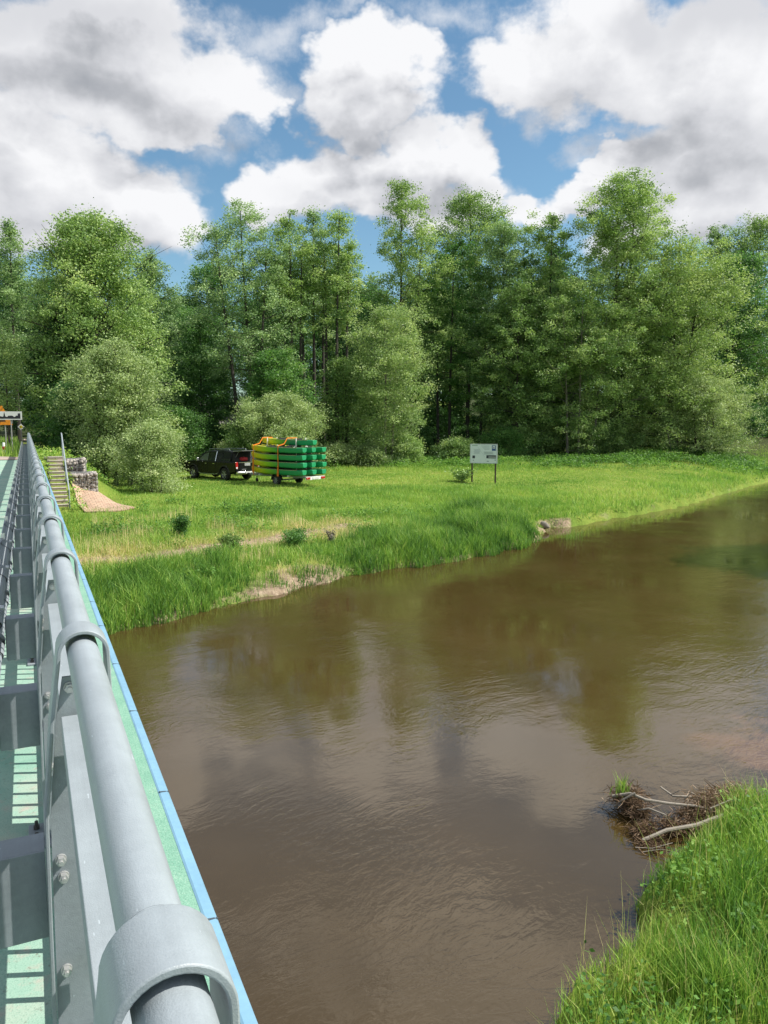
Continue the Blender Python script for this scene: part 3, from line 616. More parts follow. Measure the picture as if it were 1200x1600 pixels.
# ---- the wood behind: further trees, shared meshes
wood_lab = 'tree standing deeper in the dark wood behind the front row'
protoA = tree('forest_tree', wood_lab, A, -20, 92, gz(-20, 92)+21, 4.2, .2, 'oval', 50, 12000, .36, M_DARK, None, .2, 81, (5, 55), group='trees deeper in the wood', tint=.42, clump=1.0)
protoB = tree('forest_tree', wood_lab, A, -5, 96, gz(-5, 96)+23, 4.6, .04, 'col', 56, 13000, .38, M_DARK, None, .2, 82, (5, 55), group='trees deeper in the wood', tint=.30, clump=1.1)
rr = random.Random(5)
spots = [(-45, 95), (-40, 98), (-52, 98), (-36, 97), (-20, 60), (-15.5, 66), (-10, 78), (9, 106), (15.5, 110), (17.5, 96), (7, 92), (12, 120), (23, 104), (32, 100), (36, 108), (42, 94), (48, 104), (56, 108), (70, 128), (76, 130), (62, 134), (58, 112), (0, 118), (-6, 108), (-14, 98), (-24, 94), (-50, 106), (20, 124), (38, 124), (50, 132), (-28, 80), (-33, 96), (-25, 68), (-22, 84), (-16, 74), (-12, 88), (-9, 100), (-1, 88), (4, 99), (5, 112), (19, 88), (24, 92), (29, 86), (34, 90), (40, 100), (20, 104), (-40, 92), (-48, 84), (-30, 100), (52, 118), (60, 122), (66, 116), (46, 112), (-18, 110), (28, 116), (12, 128), (-2, 126)]
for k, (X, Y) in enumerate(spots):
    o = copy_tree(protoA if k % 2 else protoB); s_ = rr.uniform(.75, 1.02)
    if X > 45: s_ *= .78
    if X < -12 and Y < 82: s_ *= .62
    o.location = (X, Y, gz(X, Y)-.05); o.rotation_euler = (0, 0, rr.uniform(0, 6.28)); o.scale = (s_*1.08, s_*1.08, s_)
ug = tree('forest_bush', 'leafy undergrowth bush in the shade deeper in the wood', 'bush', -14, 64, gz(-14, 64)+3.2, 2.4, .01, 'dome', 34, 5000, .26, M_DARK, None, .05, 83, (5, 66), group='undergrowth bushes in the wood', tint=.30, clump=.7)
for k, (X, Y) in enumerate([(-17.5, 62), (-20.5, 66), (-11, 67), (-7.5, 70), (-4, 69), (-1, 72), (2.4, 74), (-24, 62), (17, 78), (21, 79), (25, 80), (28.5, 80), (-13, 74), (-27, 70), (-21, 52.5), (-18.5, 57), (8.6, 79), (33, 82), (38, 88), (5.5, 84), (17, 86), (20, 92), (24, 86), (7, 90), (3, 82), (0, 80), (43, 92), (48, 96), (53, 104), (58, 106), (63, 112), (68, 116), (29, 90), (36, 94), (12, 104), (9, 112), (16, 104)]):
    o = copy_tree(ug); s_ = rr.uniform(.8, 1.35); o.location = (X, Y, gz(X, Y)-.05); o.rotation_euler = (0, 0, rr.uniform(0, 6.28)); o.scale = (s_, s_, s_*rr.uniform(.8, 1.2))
# a tree on the near bank, just out of the picture: its shadow lies on the river at the right border
tree('alder_tree', 'tree on the near bank beside the river, its shadow lying on the water', A, 22.6, 26.0, 12.5, 3.9, .34, 'oval', 60, 22000, .28, M_ALDER, None, .2, 91, (5, 55), tint=.5, clump=.9)

# ------------------------------------------------------------------ grass and weeds
M_GRASS = leafy('grass blades', [(0, (.024, .072, .014)), (.3, (.088, .185, .032)), (.55, (.180, .285, .055)), (.75, (.29, .345, .09)), (.86, (.36, .32, .16)), (1, (.50, .41, .25))], .28, 1.3, .55, .18)
def blades(name, P, hgt, wid, tint, label, cat, mat=M_GRASS, lean=.35, seg2=True, rng=RNG, wind=(0, 0)):
    n = len(P); az = rng.uniform(0, 2*np.pi, n); fa = rng.uniform(0, 2*np.pi, n)
    w = np.stack([np.cos(az), np.sin(az), np.zeros(n)], 1)*wid[:, None]*.5
    ln = np.stack([np.cos(fa)+wind[0], np.sin(fa)+wind[1], np.zeros(n)], 1)*(rng.uniform(.1, 1, n)*lean*hgt)[:, None]
    up = np.zeros((n, 3)); up[:, 2] = hgt
    if seg2:
        m = P+up*.55+ln*.30; tpt = P+up*(1-.25*lean)+ln
        V = np.stack([P-w, P+w, m+w*.8, m-w*.8, m-w*.8, m+w*.8, tpt+w*.12, tpt-w*.12], 1).reshape(-1, 3); k = 8
    else:
        tpt = P+up+ln; V = np.stack([P-w, P+w, tpt+w*.15, tpt-w*.15], 1).reshape(-1, 3); k = 4
    o = np_obj(name, V, 4, mat, None, np.repeat(np.clip(tint, 0, 1), k))
    return tag(o, label, cat, None, 'stuff')
def scatter(n, x0, x1, y0, y1, dens, rng=RNG):
    x = rng.uniform(x0, x1, n); y = rng.uniform(y0, y1, n); z, t, far, s, l = hz(x, y, True)
    keep = rng.uniform(0, 1, n) < dens(x, y, t, far, s, l)
    return np.stack([x, y, z], 1)[keep], t[keep], far[keep], s[keep], l[keep]
def vn(x, y, f, ph=0.0):
    return .5+.25*np.sin(x*f+1.3*np.sin(y*f*.7+ph)+ph)+.25*np.sin(y*f*1.3+1.7*np.sin(x*f*.9-ph)+2*ph)
def pathd(x, y): return dist_line(x, y, PATHP)
INV = lambda x, y: (np.abs(x) < y*.53+1.2)
# near bank
P, t_, f_, s_, l_ = scatter(330000, .6, 9.5, 3.6, 14.5, lambda x, y, t, far, s, l: np.where((~far) & (t > -.05) & (l > .75), np.clip(.5+t*1.2, 0, 1)*np.where(vn(x, y, 2.3) > .3, 1, .45)*np.where(vn(x, y, 6.1, 1.1) > .42, 1, .35)*np.where(vn(x, y, 1.5, 3) > .60, .35, 1), 0)*INV(x, y))
v = vn(P[:, 0], P[:, 1], 1.7, .6); dry = np.exp(-((P[:, 0]-1.9)**2+(P[:, 1]-5.6)**2)/.55)
hg = (.10+.24*v+.20*vn(P[:, 0], P[:, 1], 5.2, .2))*RNG.uniform(.5, 1.45, len(P))*np.clip(.65+t_*.5, .6, 1.15)
blades('bank_grass', P, hg, RNG.uniform(.0045, .0115, len(P)), .37+.17*(vn(P[:, 0], P[:, 1], .9, 2)-.5)+RNG.normal(size=len(P))*.15+.22*(vn(P[:, 0], P[:, 1], 3.7, .4)-.5)+dry*.22, 'long bright green grass covering the near bank', 'grass', lean=.55)
Q = P[RNG.integers(0, len(P), 900)]; st_h = .35+.35*RNG.uniform(0, 1, 900)
blades('seed_stalks', Q, st_h, RNG.uniform(.003, .005, 900), .80+RNG.normal(size=900)*.1, 'thin pale seed stalks rising from the near bank grass', 'grass', lean=.5)
# far bank reeds: two tall stands and a thin fringe
def d_reed(x, y, t, far, s, l):
    A_ = np.exp(-np.maximum(0, np.abs(x+6.6)-2.0)**2/.3)*np.clip((2.9-t)/.8, 0, 1); B_ = np.exp(-np.maximum(0, np.abs(x-2.6)-3.3)**2/.35)*np.clip((4.2-t)/1.5, 0, 1)
    F_ = .30*(vn(x, y, 2.6) > .5)*np.clip((3.0-t)/1, 0, 1)
    return np.where(far & (t > -.12), np.maximum(np.maximum(A_, B_), F_)*np.clip((pathd(x, y)-.3)/.4, 0, 1), 0)*(l > .9)
P, t_, f_, s_, l_ = scatter(420000, -9.5, 8, 14.5, 36, d_reed)
tall = np.where((P[:, 0] < -4.4) | ((P[:, 0] > -.9) & (P[:, 0] < 5.9)), 1.0, .55)
hg = tall*(.26+.30*vn(P[:, 0], P[:, 1], 1.9)+.26*vn(P[:, 0], P[:, 1], 5.3, 1.7))*RNG.uniform(.35, 1.35, len(P))*np.clip(.75+.3*t_, .6, 1.05)
blades('reed_grass', P, hg, RNG.uniform(.012, .022, len(P)), .31+.24*(vn(P[:, 0], P[:, 1], 1.2, 1)-.5)+.22*(vn(P[:, 0], P[:, 1], 4.1, .3)-.5)+RNG.normal(size=len(P))*.16, 'tall fresh green reed grass along the far water edge', 'reeds', lean=.55)
# rough grass with straw on the slope behind
def d_rough(x, y, t, far, s, l):
    return np.where(far & (t > 1.2) & (l > 1.0), np.clip((15-t)/7, .12, 1)*np.clip((pathd(x, y)-.75)/.5, .02, 1)*np.where(vn(x, y, 1.5, .8) > .36, 1, .5), 0)*INV(x, y)*(((s < 33.6) | (s > 37) | (l > 4.2)) | (l < 1.0))
P, t_, f_, s_, l_ = scatter(300000, -16, 9, 17, 44, d_rough)
st = .6*np.clip(vn(P[:, 0], P[:, 1], 1.1, 2.2)-.42, 0, 1)*np.clip((1.5-P[:, 0])/5, 0, 1)
hg = (.14+.24*vn(P[:, 0], P[:, 1], 1.4, .3)*np.clip((16-t_)/9, .2, 1))*RNG.uniform(.5, 1.4, len(P))
blades('rough_grass', P, hg, RNG.uniform(.010, .02, len(P)), .46+st*.42+RNG.normal(size=len(P))*.13, 'rough green grass mixed with dry straw on the far slope', 'grass', lean=.6)
P, t_, f_, s_, l_ = scatter(260000, -9.5, 2.5, 17, 34, lambda x, y, t, far, s, l: np.where(far & (l > 1) & (t > .3), .55*np.exp(-np.maximum(0, pathd(x, y)-.55)**2/.35)*(pathd(x, y) > .3)+.35*np.exp(-((x+8.6)**2+(y-24.6)**2)/2.5)+.35*np.exp(-((x+2.3)**2+(y-22.0)**2)/2.2), 0))
hg = (.10+.28*vn(P[:, 0], P[:, 1], 2.2, .9))*RNG.uniform(.4, 1.5, len(P))
P = P[::2]; hg = hg[::2]
blades('straw_grass', P, hg, RNG.uniform(.007, .014, len(P)), .86+RNG.normal(size=len(P))*.10, 'dry straw coloured grass lying along the trodden path and muddy edge', 'grass', lean=1.3)
# the meadow
P, t_, f_, s_, l_ = scatter(420000, -22, 46, 28, 88, lambda x, y, t, far, s, l: np.where(far & (t > .1), np.where(l > 3.6, 1, 0)*np.clip(1.15-(y-30)/75, .2, 1), 0)*INV(x, y)*np.where(y-.05*x > 64, np.where(x > 14, .9, .5), 1))
right = sstep(6, 10, P[:, 0]); near_w = np.clip((5-t_)/5, 0, 1)
hg = (.05+.06*vn(P[:, 0], P[:, 1], .8)+.20*near_w*right+.16*sstep(52, 62, P[:, 1]-.1*P[:, 0])*(P[:, 0] < 14))*RNG.uniform(.5, 1.5, len(P))
blades('meadow_grass', P, hg, RNG.uniform(.02, .045, len(P)), .50+.26*(vn(P[:, 0], P[:, 1], .45, 1)-.5)+RNG.normal(size=len(P))*.11, 'short sunlit meadow grass between the river and the wood', 'grass', lean=.8, seg2=False)
# broad leaved weeds
def weeds(name, P, hgt, leaf, tint, label, mat=M_GRASS, per=14):
    n = len(P); idx = np.repeat(np.arange(n), per); f = RNG.uniform(.25, 1, len(idx))
    Q = P[idx]+RNG.normal(size=(len(idx), 3))*np.array([1, 1, .2])*(leaf*1.2); Q[:, 2] = P[idx][:, 2]+f*hgt[idx]
    V, tt = leaves_mesh(RNG, Q, leaf, np.clip(tint+RNG.normal(size=len(idx))*.12, 0, 1), up=2.0, ratio=.62)
    return tag(np_obj(name, V, 4, mat, None, tt), label, 'weeds', None, 'stuff')
P, t_, f_, s_, l_ = scatter(60000, -10.5, 0, 20, 30, lambda x, y, t, far, s, l: np.where(far & (l > 1) & (t > .8), .16*(vn(x, y, 1.6, 2.9) > .66)+.16*np.exp(-((x+8.4)**2+(y-24.2)**2)/1.6), 0)*(pathd(x, y) > .5))
blades('dry_reed', P, (.28+.42*vn(P[:, 0], P[:, 1], 3.0))*RNG.uniform(.5, 1.3, len(P)), RNG.uniform(.008, .015, len(P)), .90+RNG.normal(size=len(P))*.10, 'pale dry reed stalks standing on the rough far slope', 'reeds', lean=.25)
P, t_, *_ = scatter(5200, 1.2, 9, 4.5, 14, lambda x, y, t, far, s, l: np.where((~far) & (t > .2) & (l > .8), np.clip((vn(x, y, 1.5, 3)-.50)*5, 0, .5)+.5*np.exp(-((x-5.2)**2+(y-9.0)**2)/.9), 0)*INV(x, y))
weeds('bank_weeds', P, .16+.34*RNG.uniform(0, 1, len(P)), .050, .22, 'broad leaved nettles and dock among the near bank grass', per=13)
P, *_ = scatter(7000, -10, 8, 18, 34, lambda x, y, t, far, s, l: np.where(far & (t > 1) & (l > 1.0), .8*(vn(x, y, 1.2, 1.4) > .60)*np.clip((pathd(x, y)-.4)/.4, 0, 1), 0))
weeds('slope_weeds', P, .2+.35*RNG.uniform(0, 1, len(P)), .085, .26, 'leafy weeds growing in patches on the far slope', per=14)
P, *_ = scatter(26000, -6, 34, 58, 76, lambda x, y, t, far, s, l: np.where(far, np.exp(-((y-.10*x-63.5)/4.0)**2)*(vn(x, y, .9, .4) > .35), 0)*INV(x, y))
weeds('wood_edge_weeds', P, .25+.5*RNG.uniform(0, 1, len(P)), .15, .24, 'nettles and tall weeds along the foot of the wood', per=9)
P, *_ = scatter(2600, -19, -9, 28, 46, lambda x, y, t, far, s, l: np.where(far & (((l > .25) & (l < .78) & (s > 33) & (s < 43)) | ((l > 1.55) & (l < 2.0) & (s > 33.2) & (s < 36.6)) | ((s > 38.8) & (l > .7) & (l < 3.5) & (s < 42))), .9, 0))
weeds('step_weeds', P, .15+.4*RNG.uniform(0, 1, len(P)), .11, .52, 'bright weeds growing beside the concrete steps', per=14)
# separate clumps one can point at
def clump_plant(name, label, px, py, D, w, h, leaf, mat, tint, n, seed):
    x, y, _ = at(px, py, D); rng = np.random.default_rng(seed); g = gz(x, y); root = empty(name, (x, y, g), 0, label, 'plant')
    st = MB(); C = []
    for k in range(9):
        a = rng.uniform(0, 6.28); r_ = w*.5*rng.uniform(.2, 1); tip = Vector((math.cos(a)*r_, math.sin(a)*r_, h*rng.uniform(.7, 1)))
        st.tube([(0, 0, 0), tip*.5+Vector((0, 0, .05)), tip], [.012, .008, .004], 4)
        for f in (.35, .6, .85, 1.0): C.append(np.array(tip)*f)
    C = np.array(C); P = C[rng.integers(0, len(C), n)]+rng.normal(size=(n, 3))*np.array([w*.13, w*.13, h*.10]); P[:, 2] = np.maximum(P[:, 2], .03)
    V, tt = leaves_mesh(rng, P, leaf, np.clip(tint+rng.normal(size=n)*.15, 0, 1)); st.build('stem', M_BARK, root, True); np_obj('foliage', V, 4, mat, root, tt)
clump_plant('small_bush', 'small dark bush on the far slope, nearest to the brick slope', 281, 815, 25.7, .62, .72, .065, M_DARK, .45, 2600, 201)
clump_plant('small_bush', 'small olive bush on the far slope, middle of the three above the path', 360, 828, 24.2, .70, .60, .06, M_LIME, .22, 2200, 202)
clump_plant('small_bush', 'small dark bush on the far slope above the straw, closest to the trailer', 460, 814, 25.4, .95, .62, .065, M_DARK, .62, 3000, 203)
clump_plant('small_bush', 'little brown twiggy bush on the far slope where the path ends', 518, 818, 26.4, .45, .5, .05, M_BARKL, .3, 500, 204)
clump_plant('small_bush', 'leafy tuft with tall stems left of the information board', 722, 748, 46.8, 1.5, .75, .13, M_ALDER, .5, 700, 205)
# ------------------------------------------------------------------ pickup
M_BLACK = plain('black car paint', (.006, .007, .008), .28, .1, 2.0, 0, .22, coat=.12)
M_GLASS = plain('dark tinted glass', (.012, .015, .016), .06, .1, 2.0, 0, .6)
M_GLASSL = plain('clear side glass', (.10, .12, .12), .06, .1, 2.0, 0, .8)
M_TRIM = plain('black plastic', (.02, .02, .021), .6, .15, 10)
M_CHROME = plain('chrome', (.62, .63, .64), .2, .06, 10, .9)
M_TYRE = plain('tyre rubber', (.022, .022, .023), .8, .2, 20)
M_ALLOY = plain('alloy wheel', (.48, .49, .50), .35, .1, 10, .5)
M_RED = plain('red lamp glass', (.42, .015, .018), .2, .1, 20, coat=.5)
M_WHITE = plain('white paint', (.70, .71, .70), .5, .06, 6)
M_DARKIN = plain('dark interior', (.012, .012, .013), .85, .2, 10)
def wheel(parent, x, y, r, w, side):
    t_ = MB(); n = 28; prof = [(r*.62, -w/2), (r*.93, -w/2), (r, -w*.32), (r, w*.32), (r*.93, w/2), (r*.62, w/2)]
    for i in range(n):
        a = 2*math.pi*i/n
        for rr_, xx in prof: t_.v.append((xx, rr_*math.cos(a), rr_*math.sin(a)))
    m = len(prof)
    for i in range(n):
        for j in range(m): t_.f.append((i*m+j, i*m+(j+1) % m, ((i+1) % n)*m+(j+1) % m, ((i+1) % n)*m+j))
    wh = empty('wheel', (x, y, r)); wh.parent = parent
    t_.build('tyre', M_TYRE, wh, True)
    q = MB(); q.disc((side*w*.10, 0, 0), (1, 0, 0), r*.20, w*.5, 14)
    for k in range(6):
        a = 2*math.pi*k/6; q.bar((side*w*.30, r*.12*math.cos(a), r*.12*math.sin(a)), (side*w*.34, r*.62*math.cos(a), r*.62*math.sin(a)), r*.15, r*.10)
    ring = [(side*w*.36, r*.615*math.cos(2*math.pi*k/28), r*.615*math.sin(2*math.pi*k/28)) for k in range(29)]; q.tube(ring, r*.045, 6, False)
    q.build('rim', M_ALLOY, wh, False); b = MB(); b.disc((-side*w*.05, 0, 0), (1, 0, 0), r*.6, w*.3, 20); b.build('brake', M_DARKIN, wh)
HDV = Vector((-.755, .656, 0)).normalized(); rzc = math.atan2(-HDV.x, HDV.y)
CX, CY = -10.1, 47.4
car = empty('pickup_truck', (CX, CY, gz(CX, CY)-.01), rzc, 'black double cab pickup with hard canopy and open rear hatch, parked on the meadow', 'pickup')
WB_F, WB_R, WR = 1.55, -1.55, .385
def arch(yc, n=9, r=.47): return [(yc+r*math.cos(math.pi*(1-i/(n-1))), .40+r*math.sin(math.pi*(1-i/(n-1)))) for i in range(n)]
poly = [(-2.62, .55), (-2.10, .42)]+arch(WB_R)+[(-.95, .36), (.95, .36)]+arch(WB_F)+[(2.25, .38), (2.52, .48), (2.60, .72), (2.52, .98), (2.15, 1.08), (1.25, 1.15), (-2.58, 1.13), (-2.64, .9)]
m_ = MB(); m_.prism(poly, -.90, .90, 'x'); m_.build('body', M_BLACK, car, True, .06, 3)
def loft(sections, closed_ends=True):
    m = MB(); n = len(sections[0])
    for s_ in sections: m.v += s_
    for i in range(len(sections)-1):
        for k in range(n): m.f.append((i*n+k, i*n+(k+1) % n, (i+1)*n+(k+1) % n, (i+1)*n+k))
    if closed_ends: m.f += [tuple(range(n))[::-1], tuple(range((len(sections)-1)*n, len(sections)*n))]
    return m
def gh(y, zt, wt): return [(-.86, y, 1.10), (-wt, y, zt-.07), (-wt+.10, y, zt), (wt-.10, y, zt), (wt, y, zt-.07), (.86, y, 1.10)]
loft([gh(1.30, 1.16, .84), gh(.52, 1.70, .69), gh(.0, 1.775, .67), gh(-.60, 1.78, .67), gh(-.66, 1.745, .68)]).build('cab', M_BLACK, car, True, .03, 2)
loft([gh(-.70, 1.80, .70), gh(-1.2, 1.815, .70), gh(-2.10, 1.77, .70)]).build('canopy', M_BLACK, car, True, .03, 2)
bx = MB()
loft([[(-.78, -2.11, 1.14), (-.64, -2.11, 1.68), (.64, -2.11, 1.68), (.78, -2.11, 1.14)], [(-.80, -2.52, 1.145), (-.66, -2.135, 1.70), (.66, -2.135, 1.70), (.80, -2.52, 1.145)]]).build('load_opening', M_DARKIN, car)
# side glass sits 4 mm proud of the sloping sides
def side_pt(sd, y, z, zt=1.78, wt=.68):
    k = (z-1.10)/(zt-.07-1.10); return (sd*(.86+(wt-.86)*k+.006), y, z)
for sd_ in (-1, 1):
    for nm, q, mt in (('window', [(1.02, 1.16), (.56, 1.54), (.12, 1.64), (.12, 1.16)], M_GLASSL), ('window', [(.02, 1.16), (.02, 1.65), (-.52, 1.65), (-.56, 1.16)], M_GLASS), ('canopy_window', [(-.82, 1.19), (-.80, 1.62), (-1.86, 1.60), (-2.06, 1.19)], M_GLASS)):
        g_ = MB(); ps = [side_pt(sd_, y, z) for y, z in q]; ps2 = [(p[0]-sd_*.012, p[1], p[2]) for p in ps]
        g_.add(ps+ps2, [(0, 1, 2, 3), (4, 7, 6, 5), (0, 4, 5, 1), (1, 5, 6, 2), (2, 6, 7, 3), (3, 7, 4, 0)]); g_.build(nm, mt, car)
    for nm, y0, y1 in (('door', .95, .07), ('door', .04, -.72)):
        d = MB(); d.box(sd_*.903, (y0+y1)/2, .80, .012, abs(y1-y0)-.03, .60); dd = d.build(nm, M_BLACK, car, False, .01)
        d = MB(); d.box(sd_*.917, y1+.16, .99, .018, .17, .03); d.build('handle', M_CHROME, dd)
    r_ = MB(); r_.tube([(sd_*.60, .28, 1.76), (sd_*.60, .22, 1.855), (sd_*.60, -.75, 1.875), (sd_*.60, -1.72, 1.865), (sd_*.60, -1.78, 1.79)], .022, 6); r_.build('roof_rail', M_STEEL2, car, True)
    b_ = MB(); b_.tube([(sd_*.875, -.68, 1.14), (sd_*.80, -.68, 1.42), (sd_*.705, -.68, 1.72)], .03, 6); b_.build('roll_bar', M_CHROME, car, True)
    f_ = MB(); f_.tube([(sd_*.92, -.95, .40), (sd_*.95, -.7, .36), (sd_*.95, .7, .36), (sd_*.92, .95, .40)], .035, 6); f_.build('side_step', M_CHROME, car, True)
    for yc in (WB_F, WB_R):
        a_ = MB(); a_.tube([(sd_*.90, y_, z_) for y_, z_ in arch(yc, 11, .485)], .04, 6); a_.build('wheel_arch', M_TRIM, car, True)
        wheel(car, sd_*.80, yc, WR, .25, sd_)
    l_ = MB(); l_.box(sd_*.80, -2.605, .93, .17, .10, .40); l_.build('tail_lamp', M_RED, car, True, .02)
    l_ = MB(); l_.box(sd_*.815, -2.66, .80, .10, .012, .10); l_.build('lamp_lens', M_WHITE, car)
    l_ = MB(); l_.box(sd_*.70, 2.50, .85, .32, .16, .17); l_.build('headlight', M_GLASSL, car, True, .03)
    l_ = MB(); l_.tube([(sd_*.88, .92, 1.14), (sd_*1.0, .90, 1.17)], .03, 6); l_.box(sd_*1.03, .90, 1.22, .15, .10, .18); l_.build('wing_mirror', M_CHROME, car, True, .02)
w_ = MB(); w_.add([(-.76, 1.235, 1.185), (.76, 1.235, 1.185), (.60, .56, 1.685), (-.60, .56, 1.685)], [(0, 1, 2, 3)]); w_ = w_.build('windscreen', M_GLASS, car); sm = w_.modifiers.new('s', 'SOLIDIFY'); sm.thickness = .012; sm.offset = 0
w_.location = (0, .012, .012)
t_ = MB(); t_.box(0, -2.625, .87, 1.40, .035, .50); tg = t_.build('tailgate', M_BLACK, car, True, .015)
t_ = MB(); t_.box(0, -2.652, 1.10, 1.30, .02, .035); t_.build('chrome_strip', M_CHROME, tg)
t_ = MB(); t_.box(-.02, -2.648, .985, .42, .012, .16); t_.build('handle_plate', M_ALLOY, tg)
t_ = MB()
for i in range(6): t_.box(-.42+i*.055, -2.646, .70, .036, .006, .035)
t_.build('badge', M_ALLOY, tg)
t_ = MB(); t_.box(0, -2.70, .50, 1.70, .16, .16); bm_ = t_.build('bumper', M_CHROME, car, True, .03, 2)
t_ = MB(); t_.box(0, -2.785, .52, .52, .01, .11); t_.build('number_plate', M_WHITE, bm_)
t_ = MB(); t_.box(0, 2.60, .52, 1.5, .12, .22); t_.build('front_bumper', M_BLACK, car, True, .04)
t_ = MB(); t_.prism([(-2.12, 1.735), (-2.12, 1.765), (-2.95, 1.815), (-2.95, 1.795)], -.66, .66, 'x'); t_.build('rear_hatch', M_ALLOY, car)
for sd_ in (-1, 1):
    t_ = MB(); t_.tube([(sd_*.62, -2.30, 1.38), (sd_*.62, -2.62, 1.76)], .012, 6); t_.build('gas_strut', M_STEEL2, car)
t_ = MB(); t_.tube([(0, -2.6, .42), (0, -2.92, .42), (0, -2.97, .50)], .03, 6); t_.build('tow_hook', M_TRIM, car)
bg = empty('bag', tuple(Matrix.Translation((CX, CY, car.location.z)) @ Matrix.Rotation(rzc, 4, 'Z') @ Vector((-.12, -2.42, 1.15))), rzc, 'red bag lying in the open back of the black pickup', 'bag')
q = MB(); q.tube([(-.28, 0, .12), (-.22, 0, .13), (0, 0, .14), (.22, 0, .13), (.28, 0, .12)], [.05, .12, .14, .12, .05], 10); q.build('bag_body', plain('red nylon', (.45, .02, .03), .7, .25, 14), bg, True)
q = MB(); q.tube([(-.12, -.02, .24), (-.06, -.02, .33), (.06, -.02, .33), (.12, -.02, .24)], .014, 6); q.build('handle', M_TRIM, bg, True)

# ------------------------------------------------------------------ trailer with canoes
TD = Vector((-.78, .625, 0)).normalized(); rzt = math.atan2(-TD.x, TD.y); TX, TY = -5.42, 43.3; TZ = gz(TX, TY)
trl = empty('boat_trailer', (TX, TY, TZ-.01), rzt, 'low galvanised boat trailer loaded with stacked canoes, hitched to the pickup', 'trailer')
TM = Matrix.Translation((TX, TY, TZ-.01)) @ Matrix.Rotation(rzt, 4, 'Z')
f_ = MB()
for xx in (-.62, .62): f_.box(xx, -.05, .50, .07, 4.1, .09)
for yy in (-1.9, -1.0, 0, .9, 1.85): f_.box(0, yy, .497, 1.17, .06, .07)
for sd_ in (-1, 1): f_.bar((sd_*.60, 1.9, .50), (0, 3.0, .47), .06, .08)
f_.bar((0, 2.0, .46), (0, 3.25, .46), .07, .07); f_.build('chassis', M_STEEL, trl)
f_ = MB(); f_.disc((0, 3.28, .48), (0, 1, 0), .05, .22, 10); f_.tube([(0, 3.05, .52), (.05, 2.95, .62)], .02, 6); f_.build('coupling', M_TRIM, trl, True)
f_ = MB(); f_.tube([(.14, 2.75, .75), (.14, 2.75, .22)], .025, 8); f_.disc((.14, 2.75, .12), (1, 0, 0), .11, .05, 14); f_.build('jockey_wheel', M_TRIM, trl)
f_ = MB(); f_.tube([(-.95, 0, .28), (.95, 0, .28)], .04, 8); f_.bar((-.62, 0, .30), (-.62, 0, .46), .06); f_.bar((.62, 0, .30), (.62, 0, .46), .06); f_.build('axle', M_STEEL2, trl)
for sd_ in (-1, 1):
    wheel(trl, sd_*.86, 0, .285, .17, sd_)
    m_ = MB(); m_.tube([(sd_*.86, .37*math.cos(a), .29+.37*math.sin(a)) for a in [math.pi*k/10 for k in range(11)]], .012, 4)
    n_ = 11; m2 = MB()
    for k in range(n_):
        a = math.pi*k/(n_-1)
        for xx in (-.11, .11): m2.v.append((sd_*.86+xx, .365*math.cos(a), .29+.365*math.sin(a)))
    for k in range(n_-1): m2.f.append((2*k, 2*k+1, 2*k+3, 2*k+2))
    g_ = m2.build('mudguard', M_TRIM, trl, True); s_ = g_.modifiers.new('s', 'SOLIDIFY'); s_.thickness = .012
lb = MB(); lb.box(-.14, -2.26, .47, 1.46, .05, .17); lbo = lb.build('light_board', M_WHITE, trl)
for xx in (-.72, .44): f_ = MB(); f_.box(xx, -2.30, .47, .30, .03, .12); f_.build('tail_lamp', M_RED, lbo, True, .006)
f_ = MB(); f_.box(-.14, -2.293, .47, .50, .012, .11); f_.build('number_plate', plain('plate', (.6, .6, .55), .5), lbo)
M_RACK = plain('white rack tube', (.68, .66, .60), .5, .1, 6)
KTOP = .56; KH = .405
for yy in (1.25, -1.05):
    rk = MB()
    for xx in (-.37, .37): rk.bar((xx, yy, .54), (xx, yy, 2.62), .05)
    rk.bar((-.345, yy, 2.46), (.345, yy, 2.46), .045); rk.bar((-1.06, yy, .56), (1.06, yy, .56), .06); rk.bar((-.35, yy, 2.22), (-.60, yy, 2.05), .04); rk.bar((.35, yy, 2.22), (.60, yy, 2.05), .04)
    rk.build('rack_frame', M_RACK, trl)
m_can, t, out = mat_new('dyed canoe plastic'); co = obj_co(t); sy = t.new('ShaderNodeSeparateXYZ', {0: co}).outputs[1]
nn = t.noise(co, 1.3, 3, .5)
f = t.math('ADD', t.mapr(sy, 2.15, -2.05), t.math('MULTIPLY', t.math('SUBTRACT', nn, .5), .06))
c = t.ramp(f, [(.0, (.76, .62, .014)), (.18, (.66, .62, .014)), (.36, (.34, .58, .025)), (.50, (.13, .44, .045)), (.62, (.015, .28, .10)), (1.0, (.012, .29, .115))])
c = t.mix(t.mapr(t.noise(co, 9, 5, .7), .5, .8, 0, .25), c, (.12, .16, .08))
b = principled(t, out, Base_Color=c, Roughness=.38); b.inputs['Specular IOR Level'].default_value = .45
M_CIN = plain('canoe inside', (.035, .06, .04), .7, .3, 6)
def canoe_mesh():
    secs = []; inner = []
    ys_ = [2.14, 2.05, 1.85, 1.5, 1.0, .4, -.2, -.8, -1.3, -1.7, -1.95, -2.06]
    hb = [.035, .085, .16, .245, .315, .35, .355, .34, .30, .245, .20, .165]
    kz = [.16, .10, .05, .015, .0, 0, 0, 0, .005, .02, .05, .085]
    gzv = [.375, .362, .342, .322, .308, .30, .30, .30, .306, .318, .33, .325]
    for y, h, k, g_ in zip(ys_, hb, kz, gzv):
        secs.append([(h*a, y+(g_-k)*.0, k+(g_-k)*q) for a, q in ((-.55, .0), (-.86, .16), (-.98, .5), (-1.0, .93), (-.93, 1.0), (.93, 1.0), (1.0, .93), (.98, .5), (.86, .16), (.55, 0))])
    return loft(secs)
cano = None; n_can = 0
